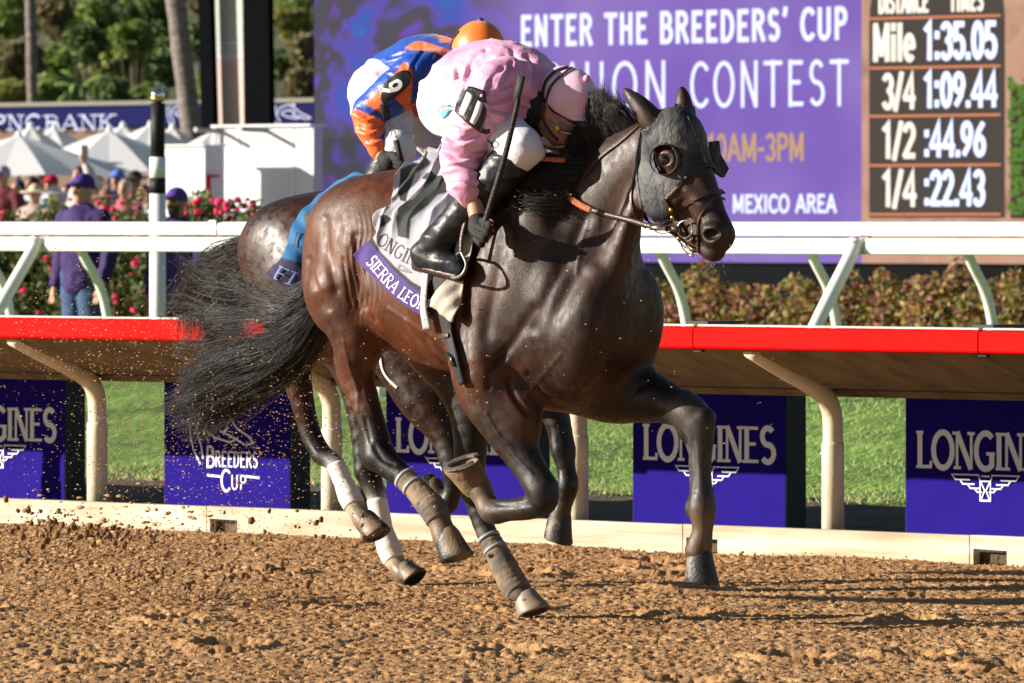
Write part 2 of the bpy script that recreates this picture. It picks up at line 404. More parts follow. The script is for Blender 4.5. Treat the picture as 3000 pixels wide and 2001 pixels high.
# ------------------------------------------------------------------ lettering drawn as strokes
def arc(cx, cy, rx, ry, a0, a1, n=12):
    return [(cx+rx*math.cos(math.radians(a0+(a1-a0)*i/n)), cy+ry*math.sin(math.radians(a0+(a1-a0)*i/n))) for i in range(n+1)]
T_, t_ = 1., .55        # thick and thin strokes
GL = {
 'A': (.66, [(t_, [(.02,0),(.33,1)]), (T_, [(.33,1),(.64,0)]), (t_, [(.13,.33),(.53,.33)])], [(.02,0),(.64,0)]),
 'B': (.6, [(T_, [(.1,0),(.1,1)]), (t_, [(.1,.97),(.3,.97)]+arc(.3,.75,.2,.22,90,-90)+[(.1,.53)]), (T_, [(.1,.53),(.32,.53)]+arc(.32,.28,.24,.25,90,-90)+[(.1,.03)])], [(.08,0),(.08,1)]),
 'C': (.62, [(T_, arc(.36,.5,.31,.48,45,315,20))], []),
 'D': (.64, [(T_, [(.1,0),(.1,1)]), (T_, [(.1,.97),(.25,.97)]+arc(.25,.5,.33,.47,90,-90,16)+[(.1,.03)])], [(.08,0),(.08,1)]),
 'E': (.54, [(T_, [(.1,0),(.1,1)]), (t_, [(.1,.96),(.5,.96)]), (t_, [(.1,.52),(.42,.52)]), (t_, [(.1,.04),(.52,.04)])], [(.08,0),(.08,1)]),
 'F': (.52, [(T_, [(.1,0),(.1,1)]), (t_, [(.1,.96),(.5,.96)]), (t_, [(.1,.52),(.42,.52)])], [(.1,0),(.08,1)]),
 'G': (.66, [(T_, arc(.36,.5,.31,.48,48,300,20)+[(.56,.12),(.56,.42)]), (t_, [(.38,.43),(.66,.43)])], []),
 'H': (.64, [(T_, [(.1,0),(.1,1)]), (T_, [(.54,0),(.54,1)]), (t_, [(.1,.52),(.54,.52)])], [(.1,0),(.1,1),(.54,0),(.54,1)]),
 'I': (.24, [(T_, [(.12,0),(.12,1)])], [(.12,0),(.12,1)]),
 'K': (.62, [(T_, [(.1,0),(.1,1)]), (t_, [(.56,1),(.12,.42)]), (T_, [(.24,.56),(.58,0)])], [(.1,0),(.1,1),(.56,1),(.58,0)]),
 'L': (.5, [(T_, [(.1,0),(.1,1)]), (t_, [(.1,.04),(.46,.04),(.47,.2)])], [(.1,0),(.1,1)]),
 'M': (.78, [(t_, [(.1,0),(.1,1)]), (T_, [(.1,1),(.39,.15)]), (t_, [(.39,.15),(.68,1)]), (T_, [(.68,1),(.68,0)])], [(.1,0),(.68,0),(.08,1),(.7,1)]),
 'N': (.66, [(t_, [(.1,0),(.1,1)]), (T_, [(.1,1),(.56,0)]), (t_, [(.56,0),(.56,1)])], [(.1,0),(.06,1),(.56,1)]),
 'O': (.7, [(T_, arc(.35,.5,.31,.48,0,360,26))], []),
 'P': (.56, [(T_, [(.1,0),(.1,1)]), (T_, [(.1,.97),(.3,.97)]+arc(.3,.73,.22,.24,90,-90)+[(.1,.49)])], [(.1,0),(.08,1)]),
 'R': (.62, [(T_, [(.1,0),(.1,1)]), (t_, [(.1,.97),(.3,.97)]+arc(.3,.75,.22,.22,90,-90)+[(.1,.53)]), (T_, [(.3,.53),(.58,0)])], [(.1,0),(.08,1),(.59,0)]),
 'S': (.54, [(T_, arc(.27,.74,.19,.23,35,270,14)[:-1]+arc(.27,.27,.21,.24,90,-145,14))], []),
 'T': (.58, [(T_, [(.29,0),(.29,1)]), (t_, [(.0,.96),(.58,.96)])], [(.29,0)]),
 'U': (.64, [(T_, [(.1,1),(.1,.3)]+arc(.32,.28,.22,.26,180,360,12)+[(.54,1)])], [(.1,1),(.54,1)]),
 'X': (.6, [(T_, [(.05,1),(.55,0)]), (t_, [(.55,1),(.05,0)])], []),
 'Y': (.6, [(T_, [(.03,1),(.3,.48)]), (t_, [(.57,1),(.3,.48)]), (T_, [(.3,.48),(.3,0)])], []),
 "'": (.2, [(T_, [(.12,1.05),(.06,.8)])], []),
 '0': (.52, [(T_, arc(.26,.5,.2,.47,0,360,20))], []), '1': (.36, [(T_, [(.02,.82),(.2,.98),(.2,0)])], []),
 '2': (.5, [(T_, arc(.25,.72,.19,.25,165,-30,12)+[(.04,.04)]), (T_, [(.04,.04),(.47,.04)])], []),
 '3': (.5, [(T_, arc(.24,.74,.19,.23,150,-80,12)), (T_, arc(.24,.27,.21,.25,80,-150,12))], []),
 '4': (.54, [(T_, [(.4,0),(.4,.98),(.03,.3)]), (T_, [(.03,.28),(.52,.28)])], []),
 '5': (.5, [(T_, [(.44,.96),(.1,.96),(.08,.56)]+arc(.24,.32,.21,.28,110,-150,14))], []),
 '6': (.52, [(T_, [(.42,.95),(.2,.7),(.06,.36)]), (T_, arc(.27,.29,.2,.26,0,360,18))], []),
 '9': (.52, [(T_, [(.12,.05),(.34,.3),(.46,.64)]), (T_, arc(.25,.7,.2,.26,0,360,18))], []),
 ':': (.2, [(1.5, [(.1,.16),(.1,.02)]), (1.5, [(.1,.74),(.1,.6)])], []), '.': (.17, [(1.5, [(.08,.13),(.08,.0)])], []),
 '/': (.36, [(t_, [(.02,-.06),(.34,1.04)])], []), '-': (.32, [(T_, [(.03,.42),(.29,.42)])], []),
 'i': (.22, [(T_, [(.11,0),(.11,.68)]), (1.2, [(.11,.85),(.11,1.)])], []), 'l': (.22, [(T_, [(.11,0),(.11,1)])], []),
 'e': (.5, [(T_, [(.06,.36),(.43,.36)]+arc(.25,.34,.19,.33,5,310,18))], []), ' ': (.3, [], []),
}
def strokes(text, sp=.1, serif=False, slen=.3):
    """-> total width, list of (weight, points); a serif is a thin bar through the end of a stem"""
    x = 0; out = []
    for ch in text:
        w, st, sf = GL[ch]
        for wt, p in st: out.append((wt if serif else 1., [(x+a, b) for a, b in p]))
        if serif:
            for a, b in sf:
                yy = .035 if b < .5 else .965
                out.append((.5, [(x+a-slen/2, yy), (x+a+slen/2, yy)]))
        x += w+sp
    return x-sp, out
def ribbon(pts, hw, cap=.0):
    P = np.array(pts, float)
    if len(P) > 1:
        keep = [0]+[i for i in range(1, len(P)) if np.linalg.norm(P[i]-P[i-1]) > 1e-4]; P = P[keep]
    d = np.diff(P, axis=0); d /= np.linalg.norm(d, axis=1)[:, None]
    if cap: P[0] = P[0]-d[0]*cap; P[-1] = P[-1]+d[-1]*cap
    n = np.stack([-d[:, 1], d[:, 0]], 1); A = []; Bq = []
    for i in range(len(P)):
        if i == 0: m = n[0]
        elif i == len(P)-1: m = n[-1]
        else:
            m = n[i-1]+n[i]; m /= np.linalg.norm(m)+1e-9; m = m/max(.45, m@n[i])
        A.append(P[i]+m*hw); Bq.append(P[i]-m*hw)
    return A, Bq
def lettering(text, fmap, width, height, weight=.13, sp=.1, serif=False, slen=.3, sub=1, stroke_only=None, cap=.4, center=False, aspect=True):
    """letters as one thin sheet; fmap(u, v, lift) -> 3-D point with u in 0..width, v in 0..height"""
    W, S = strokes(text, sp, serif, slen) if stroke_only is None else stroke_only
    M = MB(); kx = width/W; ky = height
    for i, (wt, pts) in enumerate(S):
        Q = [(a*kx, b*ky) for a, b in pts]
        if sub > 1:
            Z = []
            for q in range(len(Q)-1):
                for k in range(sub): Z.append((Q[q][0]+(Q[q+1][0]-Q[q][0])*k/sub, Q[q][1]+(Q[q+1][1]-Q[q][1])*k/sub))
            Q = Z+[Q[-1]]
        hw = weight*wt*ky*.5
        A, Bq = ribbon(Q, hw, hw*cap)
        lift = .0003*(i % 7)
        v = [fmap(a[0], a[1], lift) for a in A]+[fmap(b[0], b[1], lift) for b in Bq]; m = len(A)
        M.add(v, [(k, m+k, m+k+1, k+1) for k in range(m-1)])
    return M
# winged hourglass emblem, box 2 wide 1 high, centred
def emblem():
    S = []
    for s in (-1, 1):
        S.append((.6, [(s*.18, .96), (s*.98, .96), (s*.88, .78), (s*.45, .78)]))
        S.append((.6, [(s*.74, .78), (s*.66, .62), (s*.32, .62)]))
        S.append((.6, [(s*.52, .62), (s*.44, .47), (s*.18, .47)]))
        S.append((.6, [(s*.32, .47), (s*.24, .34), (s*.10, .34)]))
        S.append((.6, [(s*.20, .92), (s*.14, .72)]))
    S += [(.7, [(-.12, .92), (.12, .92)]), (.6, [(-.14, .74), (.14, .74), (.02, .4), (.13, .04), (-.13, .04), (-.02, .4), (-.14, .74)]), (.5, [(-.15, .75), (-.15, .02), (.15, .02), (.15, .75)])]
    return 1., [(w, [(a, b) for a, b in p]) for w, p in S]
# ------------------------------------------------------------------ horse anatomy
BAY, DARK, BLK = (.092, .0265, .0090), (.018, .0085, .006), (.0055, .005, .005)
DUST, GREY, WHT = (.15, .10, .058), (.034, .033, .034), (.72, .68, .62)
M_coat = material('horse_coat', rough=.46, rvar=.12, attr=True, var=.38, scale=26, bump=.7, bscale=420, spec=.40, detail=9, stretch=(.8, 1, .5), bdist=.002)
M_hoof = material('hoof_horn', (.016, .016, .018), .5, color2=(.19, .125, .07), scale=12, bump=.3, bscale=90, fac_ramp=(.50, .60))
M_eye = material('horse_eye', (.004, .003, .003), .03, spec=.9)
M_hole = material('nostril_inside', (.006, .004, .004), .8)

def trunk(B, L, lean=1., s=1.):
    # barrel, loin, croup, chest, withers and the muscle masses over them: (a, y, z)
    B.ell((-.16, 0, 1.185), (.56, .275, .335), (0, 4, 0), .08)
    B.ell((-.46, 0, 1.20), (.30, .23, .25), (0, 8, 0), .1)
    B.ell((-.60, 0, 1.33), (.32, .235, .25), (0, -8, 0), .08)
    B.ell((-.36, 0, 1.38), (.34, .17, .19), (0, 0, 0), .1)
    B.ell((.22, 0, 1.10), (.36, .25, .37), (0, 0, 0), .08)
    B.ell((.00, 0, 1.46), (.36, .085, .16), (0, 6, 0), .1)
    for y in (1, -1):
        B.ell((.44, y*.115, 1.03), (.13, .12, .22), (0, 12, 0), .05)          # breast
        B.ell((.14, y*.165, 1.20), (.15, .085, .31), (0, 24, 0), .07)          # shoulder blade
        B.ell((.36, y*.17, 1.10), (.10, .075, .16), (0, -20, 0), .04)         # point of shoulder
        B.ell((-.02, y*.19, 1.08), (.15, .09, .20), (0, -25, 0), .05)         # triceps
        B.ell((-.62, y*.13, 1.39), (.22, .12, .16), (0, -10, 0), .06)          # gluteals
        B.ell((-.56, y*.21, 1.27), (.10, .06, .17), (0, 40, 0), .05)          # point of hip

def horse_one(F):
    L = F.l; B = Body(); trunk(B, L)
    # near hind leg (right), swinging forward off the ground
    B.ell(L(1035, 780, .15), (.15, .115, .27), (0, 14, 0), .05)
    B.ell(L(972, 820, .12), (.115, .10, .20), (0, -6, 0), .05)
    B.ell(L(1110, 800, .17), (.12, .085, .22), (0, -22, 0), .05)
    B.chain([L(1020, 850, .16), L(1050, 985, .16), L(1042, 1085, .155), L(1076, 1195, .15), L(1098, 1265, .14), L(1112, 1335, .14)],
            [.150, .100, .070, .048, .047, .052], .04, [None, None, None, DARK, BLK])
    B.chain([L(1085, 1210, .15), L(1072, 1300, .14), L(1085, 1352, .14)], [.028, .026, .03], .025, BLK)
    B.chain([L(1112, 1335, .14), L(1150, 1372, .14), L(1196, 1410, .14), L(1235, 1452, .14), L(1268, 1490, .14), L(1290, 1535, .14), L(1306, 1580, .14)],
            [.054, .046, .036, .038, .047, .039, .046], .02, [BLK, BLK, (.13, .10, .07), DUST, DUST, DUST])
    # far hind leg (left), on the ground
    B.chain([L(1180, 880, -.13), L(1330, 1060, -.13), L(1378, 1180, -.12), L(1380, 1290, -.11), L(1372, 1385, -.11)],
            [.15, .12, .088, .062, .055], .04, [None, DARK, BLK, BLK])
    B.chain([L(1372, 1385, -.11), L(1398, 1470, -.11), L(1425, 1560, -.11), L(1468, 1640, -.11), L(1497, 1700, -.11), L(1527, 1745, -.11)],
            [.054, .044, .036, .041, .046, .044], .02, [BLK, BLK, (.12, .10, .07), DUST, DUST])
    # far foreleg (left), reaching
    B.chain([L(1690, 1085, -.12), L(1790, 1135, -.13), L(1870, 1155, -.13), L(1950, 1180, -.13), L(2020, 1208, -.13)],
            [.15, .125, .100, .072, .060], .05, [DARK, DARK, BLK, BLK])
    B.chain([L(2005, 1195, -.13), L(2045, 1240, -.13), L(2056, 1300, -.13), L(2055, 1360, -.13), L(2057, 1425, -.13), L(2058, 1488, -.13), L(2058, 1555, -.13), L(2046, 1612, -.13)],
            [.060, .056, .038, .033, .034, .047, .034, .048], .02, [(.09, .075, .055), GREY, GREY, GREY, GREY, DUST, DUST])
    B.chain([L(2012, 1240, -.13), L(2006, 1262, -.13), L(2018, 1290, -.13)], [.020, .026, .016], .012, BLK)
    B.chain([L(2030, 1300, -.13), L(2032, 1380, -.13), L(2036, 1450, -.13), L(2030, 1490, -.13), L(2040, 1515, -.13)], [.015, .016, .018, .028, .018], .012, GREY)
    B.ell(L(2066, 1222, -.13), (.036, .042, .034), (0, 0, 0), .015, BLK)
    # near foreleg (right), folded
    B.chain([L(1430, 1060, .17), L(1440, 1150, .17), L(1490, 1260, .165), L(1540, 1350, .16), L(1588, 1432, .16)],
            [.14, .115, .083, .060, .054], .05, [None, DARK, DARK, GREY])
    B.ell(L(1520, 1190, .15), (.07, .07, .13), (0, -30, 0), .05)
    B.chain([L(1588, 1432, .16), L(1592, 1468, .16), L(1545, 1487, .165), L(1490, 1494, .17), L(1443, 1498, .17), L(1420, 1462, .17), L(1402, 1425, .17)],
            [.055, .048, .042, .038, .043, .037, .046], .02, [BLK, BLK, GREY, GREY, DUST, DUST])
    # neck
    B.chain([L(1655, 770, 0), L(1762, 592, 0), L(1862, 478, 0), L(1925, 425, 0)], [.25, .165, .125, .10], .08, sy=.62)
    B.chain([L(1560, 640, 0), L(1700, 560, 0), L(1800, 460, 0)], [.14, .085, .06], .07, sy=.5)
    B.chain([L(1868, 590, .05), L(1822, 720, .07), L(1790, 860, .07)], [.024, .040, .05], .07)   # jugular muscle line
    B.chain([L(1868, 590, -.05), L(1822, 720, -.07), L(1790, 860, -.07)], [.024, .040, .05], .07)
    # head
    B.ell(L(1968, 408, 0), (.105, .098, .115), (0, 30, 0), .04)
    B.cone(L(1995, 430, 0), L(2085, 640, 0), .088, .058, .04, None, .88)
    B.cone(L(1935, 520, 0), L(1965, 600, 0), .105, .085, .04, None, .55)
    for y in (1, -1):
        B.ell(L(1935, 545, y*.058), (.105, .032, .115), (0, 20, 0), .03)
        B.ell(L(1955, 462, y*.088), (.046, .026, .036), (0, 10, 0), .02)
        B.cone(L(1975, 505, y*.07), L(2055, 600, y*.045), .020, .012, .025)   # facial crest
        B.ell(L(2086, 684, y*.047), (.042, .028, .036), (0, 20, y*-12), .02, (.075, .055, .042))
    B.cone(L(1965, 612, 0), L(2072, 722, 0), .075, .040, .03, None, .7)
    B.ell(L(2108, 690, 0), (.056, .052, .062), (0, 20, 0), .03, (.085, .066, .052))
    B.ell(L(2090, 742, 0), (.040, .036, .030), (0, 10, 0), .02, (.10, .08, .062))
    for y in (1, -1): B.ell(L(2080, 688, y*.074), (.036, .034, .020), (0, -8, y*14), .006, (.004, .003, .003), sub=True)
    B.cut(L(2060, 742, .05), L(2125, 744, .05), .004, .004, .008)
    B.ell(L(1950, 469, .112), (.026, .016, .020), (0, 8, 0), .008, sub=True)
    # ears
    B.chain([L(1915, 365, .06), L(1885, 322, .075), L(1855, 288, .085), L(1829, 259, .09)], [.045, .036, .022, .005], .015)
    B.chain([L(2003, 350, -.055), L(2003, 318, -.06), L(2001, 285, -.062), L(1997, 256, -.062)], [.036, .031, .023, .006], .015)
    B.ell(L(1912, 332, .118), (.030, .022, .040), (0, -48, 0), .008, (.03, .018, .012), sub=True)
    # dock
    B.chain([L(1030, 640, 0), L(985, 720, 0), L(925, 830, .0)], [.06, .045, .035], .04, BLK)
    # grooves between the muscles
    B.cut(L(1330, 640, .31), L(1350, 900, .31), .012, .02, .05)
    B.cut(L(1470, 1150, .27), L(1420, 1000, .30), .018, .008, .04)
    B.cut(L(1050, 700, .29), L(1035, 940, .28), .013, .010, .05)
    B.cut(L(1105, 650, .30), L(1125, 740, .31), .022, .018, .06)
    B.cut(L(1690, 800, .20), L(1580, 980, .29), .02, .01, .06)
    S = Solid(B, F, (-1.10, -.36, .05), (1.02, .36, 1.96), .0065)
    return B, S

def paint(B, S, V, seed, base=BAY, dark=DARK, dusty=1.):
    """coat colours at the vertices: bay body, dark points, dapples, track dust, and shade deepening the front"""
    C = B.color(V, base)
    x, y, z = V.T
    n1 = fbm(x*3+seed, y*3, z*3, 4); n2 = fbm(x*11, y*11+seed, z*11, 4); n3 = fbm(x*34, y*34, z*20+seed, 3)
    w = np.clip((n1-.42)*2.6+.45*(z-1.25)+.85*(np.minimum(x, .50-(x-.50)*1.5)+.25)+.28, 0, 1)[:, None]*.94  # coat darkens towards the front, partly its shaded side painted in
    C = C*(1-w)+np.minimum(C, np.array(dark)*np.array([1.05, .98, .92]))*w
    d = (np.clip((n2-.47)*5, 0, 1)*np.clip((n3-.36)*4, 0, 1)*.34*dusty)[:, None]
    body = np.clip((C[:, :1]-.015)/.03, 0, 1)
    C = C*(1-d)+np.array([.15, .10, .07])*d*(.35+.65*body)
    f = (np.clip((n2-.44)*7, 0, 1)*.75)[:, None]
    low = np.clip((.62-z)/.25, 0, 1)[:, None]
    low = low*(C[:, :1] < .35)
    C = C*(1-f*low*.45)+np.minimum(C, .06)*f*low*.45
    return np.clip(C, .004, .9)

def hoof(F, c, d, toe, rt=.047, rb=.064, ln=.085, name='hoof', parent=None, mat=None, shoe=False):
    """hoof standing along direction d from the coronet centre c; toe = pixel-free local direction of the toe"""
    d = Vector(d).normalized(); t = Vector(toe); t = (t-d*t.dot(d)).normalized(); s = d.cross(t)
    M = MB(); n = 20; prof = [(rt*.80, -.018, 0), (rt, 0, 0), (rt*1.04, .008, 0), (rb*.93, ln*.72, .012), (rb, ln, .018), (rb*.96, ln+.006, .018), (rb*.80, ln+.004, .016), (rb*.70, ln-.006, .014), (rb*.35, ln-.001, .012)]
    v = []
    for r, h, sh in prof:
        for k in range(n):
            a = 2*math.pi*k/n; q = math.cos(a); e = 1.12 if q > 0 else .86
            v.append(Vector(c)+d*(h-(.012*q if h < .02 else 0))+t*(r*q*e+sh)+s*r*math.sin(a)*.92)
    m = len(prof)
    f = [(i*n+k, i*n+(k+1) % n, (i+1)*n+(k+1) % n, (i+1)*n+k) for i in range(m-1) for k in range(n)]+[tuple(range((m-1)*n, m*n))]
    M.add(v, f); o = M.obj(name, mat or M_hoof, parent, True)
    if shoe:
        K = MB(); P = []
        for k in range(-9, 10):
            a = k/9*2.55; q = math.cos(a); e = 1.12 if q > 0 else .95
            P.append(np.array(Vector(c)+d*(ln+.011)+t*(rb*.86*q*e+.018)+s*rb*.84*math.sin(a)))
        K.strap(P, [np.array(d)]*len(P), .022, .008); K.obj('horseshoe', M_steel, o)
    return o

M_steel = material('worn_steel', (.45, .42, .38), .35, metal=.9, var=.3, scale=40)
M_rubber_hood = material('blinker_hood_cloth', (.012, .015, .023), .6, color2=(.085, .084, .078), scale=9, bump=.6, bscale=34, detail=8, fac_ramp=(.40, .66), bdist=.012, stretch=(1.6, 1, .8))
M_leather = material('dark_brown_leather', (.045, .022, .018), .38, var=.3, scale=50, bump=.2, bscale=200)
M_rubber = material('orange_rubber_grip', (.50, .13, .045), .6, var=.2, scale=60, bump=.4, bscale=300)
M_black_strap = material('black_webbing', (.013, .013, .014), .7, bump=.5, bscale=350, bdist=.003)
M_brass = material('brass', (.62, .42, .14), .3, metal=1)

# ------------------------------------------------------------------ the leading horse
F1 = Frame(0, 24.25)
B1, S1 = horse_one(F1)
V, Fc = S1.mesh_data()
h1 = fr_empty('racehorse', F1, 'bay racehorse in a grey blinker hood galloping in front, ridden by the pink jockey', 'horse', 'racehorses galloping on the dirt')
C1 = paint(B1, S1, V, 2.)
_g = S1.grad(V, .01)
_px = F1.px(V)
_x, _y, _z = V.T
# short wrinkles behind the girth and on the flank, veins on the legs
_w = np.exp(-((_px[:, 0]-1075)/45)**2-((_px[:, 1]-790)/110)**2)*np.sin(_px[:, 0]*.42+np.sin(_px[:, 1]*.035)*3)*.0035
def lines(px, specs):
    o = np.zeros(len(px))
    for pts, wd, amp in specs:
        q = catmull([(a, b, 0) for a, b in pts], 5)[:, :2]; d = np.full(len(px), 1e9)
        lo = q.min(0)-3*wd; hi = q.max(0)+3*wd; I = np.where(((px > lo) & (px < hi)).all(1))[0]
        if len(I) == 0: continue
        dd = np.full(len(I), 1e9); P_ = px[I]
        for i in range(len(q)-1):
            e = q[i+1]-q[i]; h = np.clip(((P_-q[i])@e)/(e@e+1e-9), 0, 1); dd = np.minimum(dd, np.linalg.norm(P_-q[i]-h[:, None]*e, axis=1))
        o[I] += amp*np.exp(-(dd/wd)**2)
    return o
_face = np.clip(-(_g@(F1.inv([0, 24, 1.2])-F1.inv([0, 0, 1.4]))/24.)*3, 0, 1)
_w += _face*lines(_px, [
  ([(1005, 1000), (1025, 1080), (1048, 1150), (1045, 1205)], 5, .0035), ([(1062, 1110), (1072, 1160), (1092, 1215)], 4, .003), ([(1140, 905), (1230, 965), (1310, 1010), (1370, 1080)], 6, .004), ([(1190, 935), (1240, 1010), (1290, 1060)], 5, .003),
  ([(1425, 1210), (1465, 1280), (1520, 1350), (1560, 1390)], 5, .004), ([(1400, 1180), (1440, 1250), (1500, 1310)], 5, .003), ([(2008, 560), (2035, 600), (2058, 640), (2066, 665)], 4, .003), ([(2030, 590), (2060, 605)], 4, .0025),
  ([(1540, 1160), (1600, 1090), (1640, 1040)], 6, .003), ([(1720, 640), (1700, 720), (1690, 800)], 7, .003),
  ([(1040, 690), (1046, 790), (1070, 900)], 9, -.008), ([(1020, 730), (1036, 830), (1052, 910)], 6, -.005), ([(1064, 740), (1078, 850), (1100, 940)], 7, -.005), ([(1005, 760), (1018, 850), (1030, 900)], 5, -.004),
  ([(905, 760), (925, 840), (962, 905)], 9, -.006), ([(950, 640), (960, 740), (985, 850)], 14, -.008), ([(1430, 1135), (1436, 1085), (1478, 1048)], 7, -.012), ([(1545, 1212), (1505, 1160), (1488, 1110)], 8, -.010),
  ([(1548, 1100), (1600, 1172), (1650, 1195)], 12, -.010), ([(1792, 880), (1775, 990), (1735, 1090), (1690, 1150)], 13, -.012), ([(1482, 690), (1448, 850), (1424, 980)], 18, -.009), ([(1715, 640), (1660, 760), (1605, 860), (1562, 960)], 20, -.012),
  ([(1560, 905), (1505, 1000), (1452, 1062)], 14, -.008), ([(1380, 700), (1365, 830), (1352, 960), (1362, 1080)], 16, -.010), ([(1830, 1180), (1880, 1130), (1940, 1120)], 10, -.006), ([(1860, 650), (1842, 760), (1850, 860)], 12, -.007),
  ([(2030, 1290), (2036, 1360), (2036, 1440)], 5, -.005), ([(2072, 1300), (2070, 1380), (2072, 1440)], 5, -.004), ([(1455, 1478), (1500, 1480), (1550, 1478)], 5, -.004), ([(1098, 1310), (1120, 1345), (1150, 1360)], 7, -.006), ([(1070, 1230), (1085, 1290)], 6, -.006)])
_w += ((fbm(_x*14, _y*14, _z*5, 2)-.4)*.0045+(fbm(_x*40, _y*40, _z*14, 2)-.4)*.0012)*np.clip((_z-.6)*3, 0, 1)
body1 = mesh('body', V+_g*_w[:, None], Fc, M_coat, h1, True, C1)

def D(p, q): return np.array(q)-np.array(p)
L1 = F1.l
hoof(F1, L1(1308, 1572, .14), D(L1(1300, 1545, .14), L1(1316, 1610, .14)), (1, 0, .1), parent=h1)
hoof(F1, L1(1540, 1757, -.11), D(L1(1530, 1740, -.11), L1(1545, 1790, -.11)), (1, 0, 0), ln=.052, parent=h1, mat=material('pale_hoof_horn', (.20, .20, .21), .5, color2=(.24, .17, .11), scale=12))
hoof(F1, L1(2046, 1628, -.13), D(L1(2048, 1610, -.13), L1(2042, 1700, -.13)), (1, 0, 0), parent=h1, ln=.088)
_d = D(L1(1402, 1430, .17), L1(1376, 1362, .175)); _d = _d/np.linalg.norm(_d)*.90+np.array([.659, -.752, 0])*.42
hoof(F1, L1(1398, 1424, .17), _d, (-.5, 0, -.7), parent=h1, shoe=True, ln=.085, rt=.050, rb=.068, mat=material('dusty_hoof', (.26, .17, .09), .8, color2=(.12, .085, .05), scale=16, bump=.4, bscale=60))

# eye
E = MB(); E.ball(L1(1950, 469, .093), .0215, 16); E.obj('eye', M_eye, h1, True)
# ------------------------------------------------------------------ hair
def strands(name, guides, n, mat, parent, r0=.0013, seg=18, spread=(.02, .10), clump=30, seed=1, frizz=.01, lenv=.25, tipw=.35, **kw):
    """hair as thin three-sided strands gathered into locks; guides: list of point lists, all with the same count"""
    g = np.random.default_rng(seed); G = np.array([catmull(q, 6) for q in guides]); m = G.shape[1]
    tt = np.linspace(0, 1, seg); V = []; Fs = []
    nl = clump; lock_g = g.random(nl)*(len(G)-1); lock_o = g.normal(size=(nl, 3)); lock_l = 1-lenv*g.random(nl)
    ph = g.random((nl, 3))*6.28; fr = 1+g.random((nl, 3))*2.2
    L = g.integers(0, nl, n); gp = np.clip(lock_g[L]+g.normal(size=n)*.16, 0, len(G)-1.001); i = gp.astype(int); f = (gp-i)[:, None, None]
    base = G[i]*(1-f)+G[np.minimum(i+1, len(G)-1)]*f                 # n,m,3
    ln = lock_l[L]*(1-.35*g.random(n)**3)
    s = tt[None, :]*ln[:, None]*(m-1); k = np.minimum(s.astype(int), m-2); fq = (s-k)[..., None]
    ar = np.arange(n)[:, None]; P = base[ar, k]*(1-fq)+base[ar, k+1]*fq
    sp = spread[0]+(spread[1]-spread[0])*tt**1.3
    P = P+lock_o[L][:, None, :]*sp[None, :, None]*.8
    P = P+g.normal(size=(n, 3))[:, None, :]*(spread[0]*.5+spread[1]*.14*tt[None, :, None])
    w = np.sin(tt[None, :, None]*fr[L][:, None, :]*5+ph[L][:, None, :])*tt[None, :, None]*frizz*1.6
    w2 = np.sin(tt[None, :, None]*(6+6*g.random((n, 1, 3)))+6.28*g.random((n, 1, 3)))*tt[None, :, None]*frizz*.12
    P = P+w+w2
    T = np.gradient(P, axis=1); T /= np.linalg.norm(T, axis=-1, keepdims=True)+1e-9
    A = np.cross(T, np.array([.3, .2, .93])); A /= np.linalg.norm(A, axis=-1, keepdims=True)+1e-9; Bn = np.cross(T, A)
    R = (r0*(.7+.6*g.random(n)))[:, None]*(1-(1-tipw)*tt[None, :]**2)
    Vs = np.stack([P+R[..., None]*(math.cos(a)*A+math.sin(a)*Bn) for a in (0, 2.094, 4.189)], 2)   # n,seg,3,3
    V = Vs.reshape(-1, 3); b = (np.arange(n)[:, None]*seg+np.arange(seg-1)[None, :])*3
    F = np.concatenate([np.stack([b+q, b+(q+1) % 3, b+3+(q+1) % 3, b+3+q], -1).reshape(-1, 4) for q in range(3)])
    return mesh(name, V, F, mat, parent, True, **kw)
M_hair = material('black_horse_hair', (.012, .011, .012), .38, spec=.6, color2=(.035, .030, .028), scale=30, fac_ramp=(.4, .7))
M_tail = material('black_tail_hair_sheen', (.010, .0095, .010), .38, spec=.5, color2=(.045, .043, .043), scale=22, fac_ramp=(.4, .7))  # grey second tone paints in the sheen of lit hair
M_hair2 = material('brown_black_horse_hair', (.012, .008, .007), .38, spec=.6, color2=(.040, .022, .014), scale=30, fac_ramp=(.4, .7))

# tail of the leading horse: it streams back, left and towards the rail, then down
T0 = lambda px, py, b: list(L1(px, py, b))
gd = []
for q in [((960, 790), (850, 870), (740, 830), (640, 790), (560, 760), (505, 700)),
          ((960, 800), (850, 900), (735, 900), (640, 900), (560, 850), (500, 790)),
          ((960, 820), (860, 930), (750, 950), (660, 960), (580, 960), (520, 950)),
          ((970, 840), (880, 950), (780, 1000), (680, 1040), (600, 1090), (540, 1140)),
          ((970, 850), (890, 980), (800, 1040), (700, 1080), (590, 1150), (480, 1215)),
          ((975, 860), (900, 1000), (820, 1070), (720, 1120), (600, 1190), (490, 1245)),
          ((980, 880), (915, 1010), (840, 1100), (750, 1150), (640, 1200), (520, 1255))]:
    k = len(gd); gd.append([T0(x, y, -.02-.05*j*(.5+.1*k)) for j, (x, y) in enumerate(q)])
strands('tail', gd[3:], 3600, M_tail, h1, r0=.0010, spread=(.018, .042), clump=60, seed=3, frizz=.008, seg=20)
strands('tail', gd[:5], 460, M_tail, h1, r0=.0009, spread=(.016, .060), clump=40, seed=5, frizz=.016, seg=20, lenv=.45)
